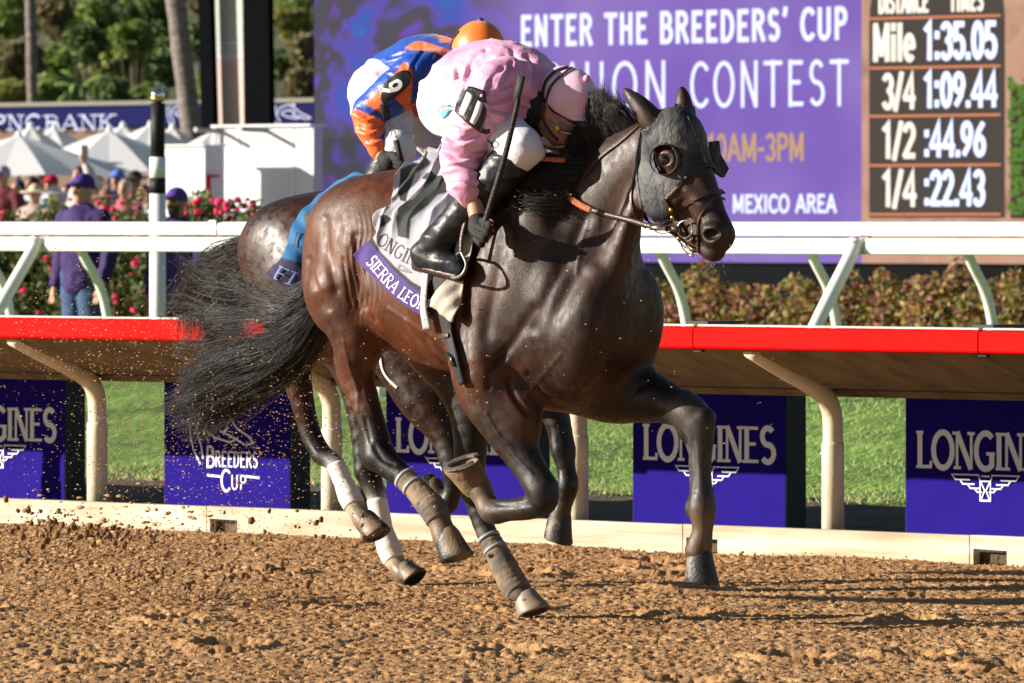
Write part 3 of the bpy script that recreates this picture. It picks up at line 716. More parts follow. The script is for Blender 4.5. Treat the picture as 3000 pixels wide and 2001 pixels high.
# mane: upright lock behind the ears, the rest blown back over the withers
crest = [(1868, 372), (1835, 398), (1800, 425), (1765, 450), (1730, 480), (1700, 520), (1660, 560), (1610, 590), (1560, 600), (1510, 590)]
gm = []
for i, (x, y) in enumerate(crest):
    if i < 5:
        tips = [(1810, 300), (1770, 265), (1745, 245), (1735, 255), (1705, 300)][i]; mid = ((x+tips[0])/2-12, (y+tips[1])/2)
        gm.append([L1(x, y, .0), L1(*mid, .02), L1(*tips, .01)])
    else:
        tips = [(1640, 440), (1560, 520), (1500, 520), (1470, 520), (1440, 500)][i-5]
        gm.append([L1(x, y, .02), L1((x+tips[0])/2, (y+tips[1])/2-8, .05), L1(*tips, .03)])
strands('mane', gm[:6], 4200, M_hair, h1, r0=.0010, spread=(.010, .018), clump=90, seed=11, frizz=.004, seg=9, lenv=.30)
gm2 = [[L1(1700, 505, .02), L1(1640, 470, .07), L1(1560, 475, .10), L1(1470, 480, .10)], [L1(1740, 500, .03), L1(1660, 520, .09), L1(1560, 510, .13), L1(1470, 500, .12)],
       [L1(1700, 560, .05), L1(1640, 560, .11), L1(1560, 550, .15), L1(1490, 530, .14)], [L1(1700, 590, .07), L1(1640, 610, .13), L1(1570, 600, .18), L1(1500, 590, .17)]]
strands('mane', gm2, 4200, M_hair, h1, r0=.0010, spread=(.020, .026), clump=70, seed=12, frizz=.007, seg=11, lenv=.3)
gl = [[L1(2070, 765, .0), L1(2060, 790, .01)], [L1(2100, 772, .0), L1(2100, 795, .0)], [L1(2125, 765, -.01), L1(2135, 785, -.01)]]
strands('whisker', [[a, (a+b)/2, b] for a, b in gl], 50, M_hair, h1, r0=.0006, spread=(.012, .018), clump=12, seed=6, frizz=.004, seg=4)

# ------------------------------------------------------------------ things laid over a body
def onto(S, pts, off=.0, n=6, smooth=2):
    """points of a smooth photo path, dropped onto the body -> local points, normals"""
    P = catmull([(a, b, 0) for a, b in pts], n)[:, :2]
    X, N, ok = S.hit(P[:, 0], P[:, 1])
    for _ in range(smooth):
        X[1:-1] = (X[:-2]+2*X[1:-1]+X[2:])/4; N[1:-1] = (N[:-2]+2*N[1:-1]+N[2:])/4
    N /= np.linalg.norm(N, axis=1)[:, None]
    return X+N*off, N
def strap_on(S, pts, w, t, mat, parent, name, off=.002, **kw):
    X, N = onto(S, pts, off, **kw); return MB().strap(X, N, w, t).obj(name, mat, parent, False)
def inside(poly, X, Y):
    c = np.zeros(X.shape, bool); n = len(poly); j = n-1
    for i in range(n):
        xi, yi = poly[i]; xj, yj = poly[j]
        m = ((yi > Y) != (yj > Y)) & (X < (xj-xi)*(Y-yi)/(yj-yi+1e-12)+xi); c ^= m; j = i
    return c
def shell(V, F, mask, G, off, t):
    """offset copy of part of a body surface, with thickness"""
    f = F[mask[F].all(1)]; u, inv = np.unique(f, return_inverse=True); f = inv.reshape(f.shape); n = len(u)
    off = off[u][:, None] if isinstance(off, np.ndarray) else off
    A = V[u]+G[u]*(off+t); Bv = V[u]+G[u]*off
    e = np.concatenate([f[:, [k, (k+1) % 4]] for k in range(4)]); key = np.sort(e, 1); _, idx, cnt = np.unique(key, axis=0, return_index=True, return_counts=True)
    b = e[idx[cnt == 1]]
    side = np.stack([b[:, 1], b[:, 0], b[:, 0]+n, b[:, 1]+n], 1)
    return np.vstack([A, Bv]), np.vstack([f, f[:, ::-1]+n, side]), u

# blinker hood: a sheet over the head seen from its side plane
hoodp = [(1878, 380), (1898, 352), (1925, 322), (1965, 296), (2100, 300), (2125, 440), (2092, 488), (2066, 483), (2035, 489), (2004, 530), (1968, 565), (1950, 583), (1959, 641), (1923, 660), (1892, 640), (1879, 596), (1867, 507), (1870, 430)]
hp = np.array([F1.l(x, y, .085) for x, y in hoodp]); hoodpoly = [(q[0], q[2]) for q in hp]
m = inside(hoodpoly, V[:, 0], V[:, 2])
for s_ in (1, -1):                                                    # eye holes and ear holes
    e = L1(1949, 467, .098*s_); m &= np.linalg.norm((V-e)*[1, .6, 1], axis=1) > .050
    for q in ((1900, 345), (1870, 300), (1840, 270)):
        ee = L1(*q, .075) if s_ > 0 else L1(q[0]+95, q[1]-5, -.06)
        m &= np.linalg.norm(V-ee, axis=1) > (.046 if q[0] == 1900 else .06)
_f = (fbm(V[:, 0]*40, V[:, 1]*40, V[:, 2]*14+3, 3)-.45)*.006
hv, hf, u = shell(V, Fc, m, _g, .003+np.abs(_f), .0025)
hood = mesh('blinker_hood', hv, hf, M_rubber_hood, None, True, label='dusty dark grey blinker hood over the head of the leading horse', cat='blinker hood')
hood.location = tuple(F1.o); hood.rotation_euler = (0, 0, ROT)
hedge_ = [(1880, 385), (1872, 430), (1867, 507), (1873, 555), (1880, 598), (1893, 640), (1925, 655), (1957, 642), (1953, 610), (1952, 583), (1970, 565), (2004, 530), (2035, 492), (2066, 485), (2090, 490)]
X, N = onto(S1, hedge_, .0035, 5); MB().strap(X, N, .014, .003).obj('hood_binding', M_rubber_hood, hood, True)
X, N = onto(S1, [(2014, 345), (2030, 385), (2045, 425), (2058, 458), (2068, 484)], .0045, 5); MB().strap(X, N, .006, .003).obj('hood_seam', material('ochre_stitching', (.26, .20, .12), .8, color2=(.04, .04, .04), scale=120, fac_ramp=(.45, .55)), hood, True)
for s_ in (1, -1):                                                    # rubber cups behind each eye, open to the front
    K = MB(); c0 = L1(1950, 468, .090*s_); nn = 22; rings = []
    ax = Vector((.42, -s_*.9, .0)).normalized(); bx = Vector((.9, s_*.42, 0)); up = Vector((0, 0, 1))
    for r, h in ((.056, -.006), (.057, .010), (.054, .022), (.0515, .022), (.054, .008)):
        rings.append([Vector(c0)+ax*(h*(1.9-.9*math.cos(2*math.pi*k/nn+math.pi)+(-.9 if math.cos(2*math.pi*k/nn) > .3 else 0)))+(bx*math.cos(2*math.pi*k/nn)+up*math.sin(2*math.pi*k/nn))*r for k in range(nn)])
    v = [q for r in rings for q in r]
    K.add(v, [(i*nn+k, i*nn+(k+1) % nn, (i+1)*nn+(k+1) % nn, (i+1)*nn+k) for i in range(4) for k in range(nn)])
    K.obj('blinker_cup', M_rubber_hood, hood, True)

fl_ = [L1(2086, 416, -.105), L1(2108, 412, -.13), L1(2112, 452, -.14), L1(2136, 494, -.15), L1(2122, 520, -.13), L1(2092, 500, -.10)]
K = MB(); K.add(fl_+[q+np.array([-.012, -.006, 0]) for q in fl_], [(0, 1, 2, 3, 4, 5), (11, 10, 9, 8, 7, 6)]+[(i, 6+i, 6+(i+1) % 6, (i+1) % 6) for i in range(6)]); K.obj('far_blinker_flap', M_rubber_hood, hood)
# bridle
br = fr_empty('bridle', F1, 'dark brown leather bridle with brass buckles on the muzzle of the leading horse', 'bridle')
strap_on(S1, [(1966, 640), (1985, 612), (2020, 590), (2060, 570), (2100, 561), (2122, 568)], .021, .005, M_leather, br, 'noseband', .003)
strap_on(S1, [(2046, 735), (2046, 690), (2050, 640), (2068, 605), (2098, 580), (2120, 585)], .010, .004, M_leather, br, 'grackle_strap', .003)
strap_on(S1, [(1945, 585), (1962, 612), (1978, 640), (1998, 668), (2010, 690)], .022, .007, M_leather, br, 'cheekpiece', .004)
strap_on(S1, [(1975, 660), (1990, 700), (2020, 728), (2050, 735)], .014, .005, M_leather, br, 'chin_strap', .003)
strap_on(S1, [(1864, 505), (1852, 560), (1853, 610), (1870, 650), (1890, 668)], .010, .004, M_leather, br, 'throatlatch', .003)
strap_on(S1, [(1872, 372), (1815, 420), (1760, 462), (1712, 520)], .012, .004, M_leather, br, 'headstall', .003)
for x, y in ((1968, 610), (1972, 632), (1996, 694)):
    X, N, _ = S1.hit([x], [y]); MB().ball(X[0]+N[0]*.012, .009, 8).obj('buckle', M_brass, br, True)
def ring(S, x, y, r, mat, parent, name, off=.02, wr=.003, tilt=(0, 0)):
    X, N, _ = S.hit([x], [y]); c = X[0]+N[0]*off; n = Vector(N[0]); a = n.orthogonal().normalized(); b = n.cross(a); P = []
    for k in range(25):
        t = 2*math.pi*k/24; P.append(np.array(Vector(c)+a*r*math.cos(t)+b*r*math.sin(t)))
    return MB().tube(P, wr, 6, False).obj(name, mat, parent, True)
M_chrome = material('bit_steel', (.62, .60, .57), .22, metal=1)
ring(S1, 2014, 672, .030, M_chrome, br, 'bit_ring', .016, .0035)
ring(S1, 2022, 724, .030, M_chrome, br, 'bit_ring', .014, .0028)
K = MB(); X, N = onto(S1, [(2012, 690), (2022, 705), (2036, 695)], .012); K.tube(X, .005, 8); K.obj('bit', M_chrome, br, True)
# reins: rubber grip round the neck, leather to the bit
X, N = onto(S1, [(1648, 478), (1647, 510), (1655, 550), (1675, 583), (1705, 603), (1737, 617)], .013); X[0] += N[0]*.01
MB().strap(X, N, .024, .006).obj('rein_grip', M_rubber, br, True)
X2, N2 = onto(S1, [(1733, 615), (1790, 633), (1850, 648), (1905, 664), (1950, 668)], .016); lo_ = np.linspace(0, 1, len(X2))[:, None]
Xb = np.array([L1(x, y, .16) for x, y in catmull([(1733, 615, 0), (1790, 631, 0), (1850, 646, 0), (1905, 662, 0), (1990, 672, 0)], 6)[:, :2]])
Xa = X2[0]*(1-np.linspace(0, 1, len(Xb))[:, None])+np.array(L1(1995, 672, .105))*np.linspace(0, 1, len(Xb))[:, None]
Pr = F1.px(Xb); Xr = np.array([L1(Pr[i][0], Pr[i][1], -Xa[i][1]) for i in range(len(Xb))])
MB().strap(Xr, np.tile([-.1, -.95, .2], (len(Xr), 1)), .020, .006).obj('rein', M_leather, br, True)
K = MB(); K.tube([L1(1905, 666, .135), L1(1930, 668, .13), L1(1950, 667, .12)], .010, 8); K.obj('rein_clip', M_chrome, br, True)
MB().tube(catmull([L1(1912, 668, .135), L1(1925, 680, .13), L1(1945, 684, .125), L1(1965, 676, .12)], 5), .0025, 6).obj('rein_loop', M_chrome, br, True)
Xc = [L1(1547, 468, .17), L1(1590, 467, .18), L1(1656, 471, .16)]
MB().strap(catmull(Xc, 5), np.tile([0, -.7, .7], (11, 1)), .020, .007).obj('rein_grip', M_rubber, br, True)
MB().strap(np.array([L1(1548, 470, .185), L1(1584, 470, .188)]), np.tile([0, -.7, .7], (2, 1)), .026, .009).obj('rein_keeper', M_leather, br, True)
# ------------------------------------------------------------------ cloths and saddles
def coons(le, ri, to, bo, nu, nv):
    """photo-space patch from its four edges (left and right run downwards, top and bottom left to right)"""
    def ev(c, n):
        c = catmull([(a, b, 0) for a, b in c], 8)[:, :2]; s = np.r_[0, np.cumsum(np.linalg.norm(np.diff(c, axis=0), axis=1))]; s /= s[-1]
        t = np.linspace(0, 1, n); return np.stack([np.interp(t, s, c[:, 0]), np.interp(t, s, c[:, 1])], 1)
    Lc, Rc, Tc, Bc = ev(le, nv), ev(ri, nv), ev(to, nu), ev(bo, nu)
    u = np.linspace(0, 1, nu)[None, :, None]; v = np.linspace(0, 1, nv)[:, None, None]
    return ((1-u)*Lc[:, None]+u*Rc[:, None]+(1-v)*Tc[None]+v*Bc[None]
            - (1-u)*(1-v)*Tc[0]-u*(1-v)*Tc[-1]-(1-u)*v*Bc[0]-u*v*Bc[-1])
def draped(S, edges, nu, nv, offf, mat, parent, name, colf=None, t=.004, sm=3, **kw):
    G = coons(*edges, nu, nv); X, N, ok = S.hit(G[..., 0].ravel(), G[..., 1].ravel())
    X = X.reshape(nv, nu, 3); N = N.reshape(nv, nu, 3)
    for _ in range(sm):
        for A in (X, N):
            A[1:-1] = (A[:-2]+2*A[1:-1]+A[2:])/4; A[:, 1:-1] = (A[:, :-2]+2*A[:, 1:-1]+A[:, 2:])/4
    N /= np.linalg.norm(N, axis=-1, keepdims=True)
    o = offf(G[..., 0], G[..., 1]); A = (X+N*(o+t)[..., None]).reshape(-1, 3); Bv = (X+N*o[..., None]).reshape(-1, 3); n = nu*nv
    i = (np.arange(nv-1)[:, None]*nu+np.arange(nu-1)[None]).ravel(); f = np.stack([i, i+nu, i+nu+1, i+1], 1)
    e = np.concatenate([f[:, [k, (k+1) % 4]] for k in range(4)]); key = np.sort(e, 1); _, idx, cnt = np.unique(key, axis=0, return_index=True, return_counts=True)
    b = e[idx[cnt == 1]]; side = np.stack([b[:, 1], b[:, 0], b[:, 0]+n, b[:, 1]+n], 1)
    F = np.vstack([f, f[:, ::-1]+n, side]); col = None
    if colf is not None: c = colf(G[..., 0].ravel(), G[..., 1].ravel()); col = np.vstack([c, c])
    return mesh(name, np.vstack([A, Bv]), F, mat, parent, True, col, **kw)
def path_map(S, base, offf, lift=.004, flip=1):
    """map (u px along a photo path, v px above it) onto the body"""
    c = catmull([(a, b, 0) for a, b in base], 12)[:, :2]; s = np.r_[0, np.cumsum(np.linalg.norm(np.diff(c, axis=0), axis=1))]
    tg = np.gradient(c, axis=0); tg /= np.linalg.norm(tg, axis=1)[:, None]
    def f(u, v, l):
        x = np.interp(u, s, c[:, 0]); y = np.interp(u, s, c[:, 1]); tx = np.interp(u, s, tg[:, 0]); ty = np.interp(u, s, tg[:, 1])
        if u > s[-1]: x += tx*(u-s[-1]); y += ty*(u-s[-1])
        px, py = x+ty*v*flip, y-tx*v*flip
        f.q.append((px, py, l)); return (0, 0, 0)
    f.q = []; f.len = s[-1]
    def done(M):
        q = np.array(f.q); X, N, _ = S.hit(q[:, 0], q[:, 1]); P = X+N*(offf(q[:, 0], q[:, 1])+lift+q[:, 2])[:, None]
        M.v = [tuple(p) for p in P]; return M
    return f, done

M_cloth = material('printed_saddle_cloth', rough=.75, attr=True, var=.06, scale=30, bump=.15, bscale=500, sheen=.2)
M_ink = material('black_print', (.02, .02, .022), .7)
M_inkw = material('white_print', (.75, .74, .78), .7)
M_cream = material('cream_canvas', (.42, .39, .33), .8, color2=(.28, .23, .16), scale=9, bump=.3, bscale=60, fac_ramp=(.45, .8))
CW, CK, CP = (.33, .33, .38), (.008, .013, .013), (.060, .024, .20)
ca = fr_empty('saddle_cloth', F1, 'grey and black striped saddle cloth with purple name band on the leading horse', 'saddle cloth')
bandA = [(1243, 486), (1268, 497), (1228, 530), (1207, 570), (1202, 604), (1185, 600), (1174, 560), (1183, 522), (1210, 498)]
bandB_shade = [(1256, 518), (1340, 542), (1340, 566), (1292, 584), (1260, 616), (1220, 655), (1211, 707), (1176, 697), (1177, 650), (1190, 618), (1222, 598), (1250, 565), (1262, 545), (1243, 533)]  # black band whose lower end paints in the shade below it
bandC = [(1118, 640), (1147, 640), (1160, 650), (1135, 668), (1122, 674)]
bandD = [(1318, 470), (1352, 480), (1352, 520), (1325, 508)]
pur = [(1030, 745), (1083, 703), (1110, 735), (1165, 795), (1210, 835), (1262, 866), (1262, 935), (1200, 905), (1130, 850), (1060, 790)]
blk = [(1083, 704), (1096, 695), (1122, 740), (1172, 788), (1218, 826), (1262, 850), (1262, 866), (1210, 836), (1165, 796), (1110, 736)]
def ccol(x, y):
    c = np.tile(np.array(CW), (len(x), 1))
    for p, q in ((bandA, CK), (bandB_shade, CK), (bandC, CK), (bandD, CK), (blk, CK), (pur, CP)):
        c[inside(p, x, y)] = q
    return c
def soft(fn, r=.9):
    return lambda x, y: sum(fn(x+a*r, y+b*r) for a in (-1, 0, 1) for b in (-1, 0, 1))/9
def coff(x, y):
    up = np.clip((745-y)/120, 0, 1)
    q = (x*.86+y*.42)/13.5+np.sin(y/46)*1.3+fbm(x/60, y/60, None, 2)*2.5
    w = (1-np.abs(np.sin(q)))**1.3*1.25+.25*np.sin(q*2.3+y/30)-.3*np.sin((x-y)/50)
    return .013+.0135*up*(w+.6)
draped(S1, ([(1222, 488), (1185, 505), (1168, 535), (1158, 575), (1158, 612), (1120, 622), (1098, 640), (1100, 668), (1108, 690), (1070, 720), (1038, 746)],
            [(1350, 470), (1352, 560), (1345, 680), (1300, 780), (1262, 840), (1262, 930)],
            [(1222, 488), (1262, 462), (1300, 458), (1350, 470)],
            [(1038, 746), (1072, 782), (1132, 841), (1202, 896), (1262, 930)]), 130, 210, coff, M_cloth, ca, 'cloth', soft(ccol), sm=6)
def put_text(S, text, base, h, off, mat, parent, name, w=.13, serif=True, sub=1, width=None, flip=1, so=None, u0=0, sp=.1, lift=.005):
    f, done = path_map(S, base, off, lift, flip)
    W = width or f.len
    if so is not None:
        g = lambda u, v, l: f(u+u0, v, l)
        M = lettering('', g, W, h, w, stroke_only=so, cap=.2)
    else: M = lettering(text, (lambda u, v, l: f(u+u0, v, l)), W, h, w, sp, serif, sub=sub)
    return done(M).obj(name, mat, parent)
put_text(S1, 'ONGINES', [(1109, 716), (1150, 746), (1195, 771), (1268, 802)], 40, coff, M_ink, ca, 'lettering', .10)
put_text(S1, 'SIERRA LEONE', [(1080, 771), (1112, 807), (1160, 855), (1207, 888), (1270, 915)], 35, coff, M_inkw, ca, 'lettering', .13)
put_text(S1, '', [(1166, 795), (1260, 858)], 26, coff, M_ink, ca, 'emblem', .07, so=emblem(), width=46, u0=0)
draped(S1, ([(1255, 790), (1252, 860), (1250, 900), (1259, 955)], [(1274, 796), (1268, 870), (1268, 900), (1281, 955)], [(1255, 790), (1274, 796)], [(1259, 955), (1281, 955)]),
       5, 24, lambda x, y: .028+0*x, M_cloth, ca, 'binding_strip', lambda x, y: np.tile([.36, .37, .41], (len(x), 1)))
# saddle, girth, stirrup
def bandage(F, pts, rs, name, mat, parent, turns=9):
    P = catmull([F.l(*p) for p in pts], 8); r = np.interp(np.linspace(0, 1, len(P)), np.linspace(0, 1, len(rs)), rs); ph = np.linspace(0, turns, len(P))
    return MB().tube(P, r+.0035+.0025*(ph % 1), 18).obj(name, mat, parent, True)
M_wrap = material('dusty_leg_wrap', (.11, .095, .075), .85, color2=(.26, .18, .11), scale=12, bump=.4, bscale=60, fac_ramp=(.4, .62))
M_tape = material('grey_tape', (.26, .28, .31), .5)
bandage(F1, [(1186, 1402, .14), (1215, 1430, .14), (1248, 1468, .14), (1268, 1490, .14), (1286, 1525, .14)], [.037, .036, .043, .047, .042], 'leg_wrap', M_wrap, h1)
bandage(F1, [(1436, 1585, -.11), (1452, 1612, -.11), (1480, 1665, -.11), (1500, 1704, -.11), (1522, 1735, -.11)], [.037, .038, .044, .047, .044], 'leg_wrap', M_wrap, h1)
for a_, b_, r_ in (((1183, 1399, .14), (1190, 1406, .14), .040), ((1207, 1422, .14), (1213, 1429, .14), .040), ((1430, 1572, -.11), (1434, 1580, -.11), .040), ((1449, 1605, -.11), (1453, 1613, -.11), .042)):
    MB().tube([L1(*a_), L1(*b_)], r_+.003, 18).obj('tape', M_tape, h1, True)
sa = fr_empty('racing_saddle', F1, 'black racing saddle with cream cloth flap and webbing girth on the leading horse', 'saddle')
draped(S1, ([(1376, 620), (1350, 710), (1340, 800)], [(1420, 640), (1398, 725), (1368, 802)], [(1376, 620), (1400, 626), (1420, 640)], [(1340, 800), (1355, 802), (1368, 802)]), 14, 40,
       lambda x, y: .020+.006*np.sin((x-y*.3)/11), M_cream, sa, 'saddle_flap')
draped(S1, ([(1338, 796), (1308, 842), (1262, 884)], [(1369, 796), (1364, 865), (1346, 944)], [(1338, 796), (1354, 797), (1369, 796)], [(1262, 884), (1300, 914), (1346, 944)]), 24, 36,
       lambda x, y: .026+.010*np.sin((x-y*.5)/17)+.003*np.sin((x+y)/8), M_cream, sa, 'saddle_flap')
draped(S1, ([(1395, 480), (1375, 560), (1385, 640)], [(1500, 520), (1490, 590), (1432, 662)], [(1395, 480), (1450, 490), (1500, 520)], [(1385, 640), (1410, 655), (1432, 662)]),
       14, 18, lambda x, y: .030+0*x, M_black_strap, sa, 'saddle_seat')
M_cham = material('yellow_chamois', (.60, .42, .12), .8, color2=(.50, .40, .22), scale=20, bump=.3, bscale=60)
draped(S1, ([(1432, 566), (1445, 600), (1425, 650)], [(1508, 538), (1492, 590), (1452, 640)], [(1432, 566), (1470, 548), (1508, 538)], [(1425, 650), (1440, 650), (1452, 640)]),
       10, 12, lambda x, y: .040+.006*np.sin(x/9), M_cham, sa, 'chamois_pad')
X, N = onto(S1, [(1296, 800), (1308, 880), (1316, 950), (1330, 1015), (1345, 1070), (1362, 1125)], .012)
MB().strap(X, N, np.linspace(.085, .030, len(X)), .006).obj('girth', M_black_strap, sa, True)
X, N = onto(S1, [(1296, 984), (1330, 984)], .022, 2, 0); MB().strap(X, N, .018, .004).obj('girth_loop', M_leather, sa)
for i in (0, -1): MB().ball(X[i]+N[i]*.006, .004, 6).obj('rivet', M_brass, sa)
X, N = onto(S1, [(1322, 1038), (1336, 1050), (1342, 1068)], .020, 3, 0); MB().tube(X, .009, 8).obj('girth_buckle', material('black_gloss', (.01, .01, .01), .15, spec=.8), sa, True)
X = catmull([L1(1385, 600, .28), L1(1362, 655, .31), L1(1352, 700, .325), L1(1350, 745, .33)], 5)
MB().strap(X, np.tile([.1, -1, 0], (len(X), 1)), .016, .004).obj('stirrup_leather', M_leather, sa, True)
M_alu = material('dull_aluminium', (.30, .29, .26), .45, metal=.8)
X = catmull([L1(1352, 740, .34), L1(1366, 775, .36), L1(1352, 806, .37), L1(1325, 812, .33), L1(1318, 780, .29), L1(1340, 745, .30), L1(1352, 740, .34)], 4)
MB().tube(X, .0055, 8, False).obj('stirrup', M_alu, sa, True)

# ------------------------------------------------------------------ the second horse, a length behind on the rail side
F2 = Frame(0-1.67*UX+1.40*.659, 24.25+1.67*.659+1.40*.752, -.07)
def horse_two(F):
    L = F.l; B = Body(); trunk(B, L)
    base = (.05, .017, .008); sock = [None]
    B.ell(L(885, 850, .15), (.15, .11, .26), (0, 14, 0), .05)
    B.ell(L(800, 810, .13), (.10, .10, .20), (0, 4, 0), .05)
    B.chain([L(860, 930, .15), L(862, 1060, .15), L(888, 1185, .14), L(912, 1275, .13), L(943, 1333, .13)], [.13, .070, .044, .040, .038], .04, [None, None, DARK, BLK])
    B.chain([L(943, 1333, .13), L(985, 1362, .13), L(1006, 1412, .13), L(1028, 1462, .13), L(1052, 1505, .13), L(1072, 1532, .13)],
            [.038, .032, .032, .040, .036, .044], .015, [BLK, WHT, WHT, (.5, .4, .28), DUST])
    B.chain([L(960, 900, -.12), L(1035, 1080, -.12), L(1062, 1230, -.11), L(1076, 1380, -.11)], [.14, .085, .055, .050], .04, [None, DARK, BLK])
    B.chain([L(1076, 1380, -.11), L(1106, 1465, -.11), L(1122, 1550, -.11), L(1142, 1615, -.11), L(1168, 1662, -.11), L(1185, 1682, -.11)],
            [.050, .036, .034, .042, .036, .042], .015, [BLK, WHT, WHT, (.5, .38, .25), DUST])
    B.chain([L(1180, 1040, .14), L(1245, 1165, .14), L(1302, 1270, .14), L(1335, 1370, .14)], [.12, .105, .060, .052], .05, [None, None, DARK])
    B.chain([L(1335, 1370, .14), L(1328, 1430, .14), L(1310, 1476, .14), L(1285, 1445, .14), L(1272, 1425, .14)], [.050, .034, .040, .030, .038], .015, [BLK, BLK, BLK, DUST])
    B.chain([L(1500, 1040, -.12), L(1590, 1130, -.12), L(1632, 1230, -.12), L(1650, 1320, -.12)], [.12, .085, .050, .046], .05, [None, DARK, BLK])
    B.chain([L(1650, 1320, -.12), L(1659, 1375, -.12), L(1664, 1425, -.12), L(1650, 1480, -.12), L(1640, 1515, -.12)], [.046, .034, .040, .032, .042], .015, [BLK, BLK, BLK, DUST])
    B.chain([L(1450, 790, 0), L(1560, 680, 0), L(1660, 600, 0), L(1700, 580, 0)], [.23, .16, .12, .10], .08, sy=.62)
    B.cone(L(1720, 580, 0), L(1790, 700, 0), .095, .060, .04, None, .85)
    B.ell(L(1715, 600, 0), (.12, .08, .12), (0, 20, 0), .03)
    for y in (1, -1): B.chain([L(1700-30*y, 545, y*.06), L(1690-30*y, 490, y*.07)], [.03, .006], .015)
    B.chain([L(850, 640, 0), L(790, 690, 0), L(735, 740, .0)], [.06, .045, .032], .04, BLK)
    B.cut(L(905, 700, .27), L(880, 900, .27), .013, .010, .05)
    return B, Solid(B, F, (-1.35, -.40, .05), (1.1, .40, 2.0), .011)
B2, S2 = horse_two(F2)
V2, Fc2 = S2.mesh_data(); V2 = V2+S2.grad(V2)*((fbm(V2[:, 0]*13, V2[:, 1]*13, V2[:, 2]*7, 3)-.45)*.007*np.clip((V2[:, 2]-.6)*3, 0, 1))[:, None]; h2 = fr_empty('racehorse', F2, 'dark bay racehorse with white hind socks galloping on the rail side, half hidden', 'horse', 'racehorses galloping on the dirt')
M_coat2 = material('horse_coat_wet', rough=.42, rvar=.16, attr=True, var=.3, scale=16, bump=.25, bscale=300, spec=.4, detail=8, bdist=.002)
mesh('body', V2, Fc2, M_coat2, h2, True, paint(B2, S2, V2, 9., (.036, .0115, .0055), (.011, .0055, .005), .05))
L2 = F2.l
hoof(F2, L2(1072, 1528, .13), D(L2(1060, 1505, .13), L2(1086, 1560, .13)), (1, 0, 0), .045, .060, .072, parent=h2)
hoof(F2, L2(1186, 1674, -.11), D(L2(1170, 1662, -.11), L2(1198, 1705, -.11)), (1, 0, 0), .042, .054, .050, parent=h2)
hoof(F2, L2(1278, 1436, .14), D(L2(1300, 1462, .14), L2(1262, 1415, .14)), (-.3, 0, -1), .040, .054, .062, parent=h2)
hoof(F2, L2(1638, 1512, -.12), D(L2(1648, 1490, -.12), L2(1628, 1570, -.12)), (.8, 0, -.3), .045, .060, .085, parent=h2)
M_sock = material('white_leg_wrap', (.78, .75, .70), .7, color2=(.60, .48, .33), scale=7, bump=.2, bscale=60, fac_ramp=(.56, .75))
bandage(F2, [(984, 1360, .13), (1004, 1408, .13), (1026, 1458, .13), (1038, 1482, .13)], [.033, .033, .042, .038], 'leg_wrap', M_sock, h2, 3)
bandage(F2, [(1104, 1462, -.11), (1121, 1545, -.11), (1142, 1612, -.11), (1156, 1642, -.11)], [.037, .035, .044, .038], 'leg_wrap', M_sock, h2, 3)
gd2 = []
for q in [((760, 700), (690, 720), (620, 755), (570, 830), (530, 930)), ((760, 715), (680, 760), (620, 830), (580, 920), (545, 1010)),
          ((765, 740), (690, 820), (650, 900), (620, 980), (600, 1060)), ((770, 760), (700, 880), (680, 960), (670, 1030), (660, 1090))]:
    k = len(gd2); gd2.append([L2(x, y, -.03-.04*j) for j, (x, y) in enumerate(q)])
strands('tail', gd2, 1700, M_hair2, h2, spread=(.018, .060), clump=46, seed=21, frizz=.012, seg=14)
cb = fr_empty('saddle_cloth', F2, 'bright blue saddle cloth with a navy name band on the second horse', 'saddle cloth')
CB, CN, CG = (.002, .115, .30), (.005, .005, .045), (.04, .06, .06)
def ccol2(x, y):
    c = np.tile(np.array(CB), (len(x), 1))
    c[inside([(895, 636), (925, 625), (970, 590), (1010, 560), (1050, 560), (990, 640), (930, 720), (905, 700)], x, y)] = CG
    c[inside([(940, 600), (985, 572), (960, 610), (925, 640)], x, y)] = (.02, .35, .62)
    c[inside([(780, 797), (834, 757), (1000, 800), (960, 900), (820, 850)], x, y)] = CN
    return c
coff2 = lambda x, y: .018+.008*np.sin((x*.8+y*.6)/22)+.004*np.sin((x-y)/13)
draped(S2, ([(1045, 528), (996, 546), (937, 584), (880, 632), (857, 683), (846, 737), (832, 760), (793, 799)], [(1160, 540), (1100, 620), (1020, 720), (980, 800), (940, 860)],
            [(1045, 528), (1100, 524), (1160, 540)], [(793, 799), (834, 836), (880, 856), (940, 860)]), 60, 120, coff2, M_cloth, cb, 'cloth', soft(ccol2))
put_text(S2, 'FI', [(817, 813), (846, 827), (876, 841)], 38, coff2, material('pale_blue_print', (.22, .26, .60), .7), cb, 'lettering', .13, width=50, lift=.013, sub=3)
put_text(S2, 'L', [(866, 726), (910, 740)], 36, coff2, M_ink, cb, 'lettering', .12, width=26, lift=.013, sub=3)
# white rein end and girth seen under the belly of the leading horse
strap_on(S2, [(1115, 1040), (1122, 1080), (1140, 1110), (1165, 1135)], .012, .005, M_inkw, cb, 'girth_edge')
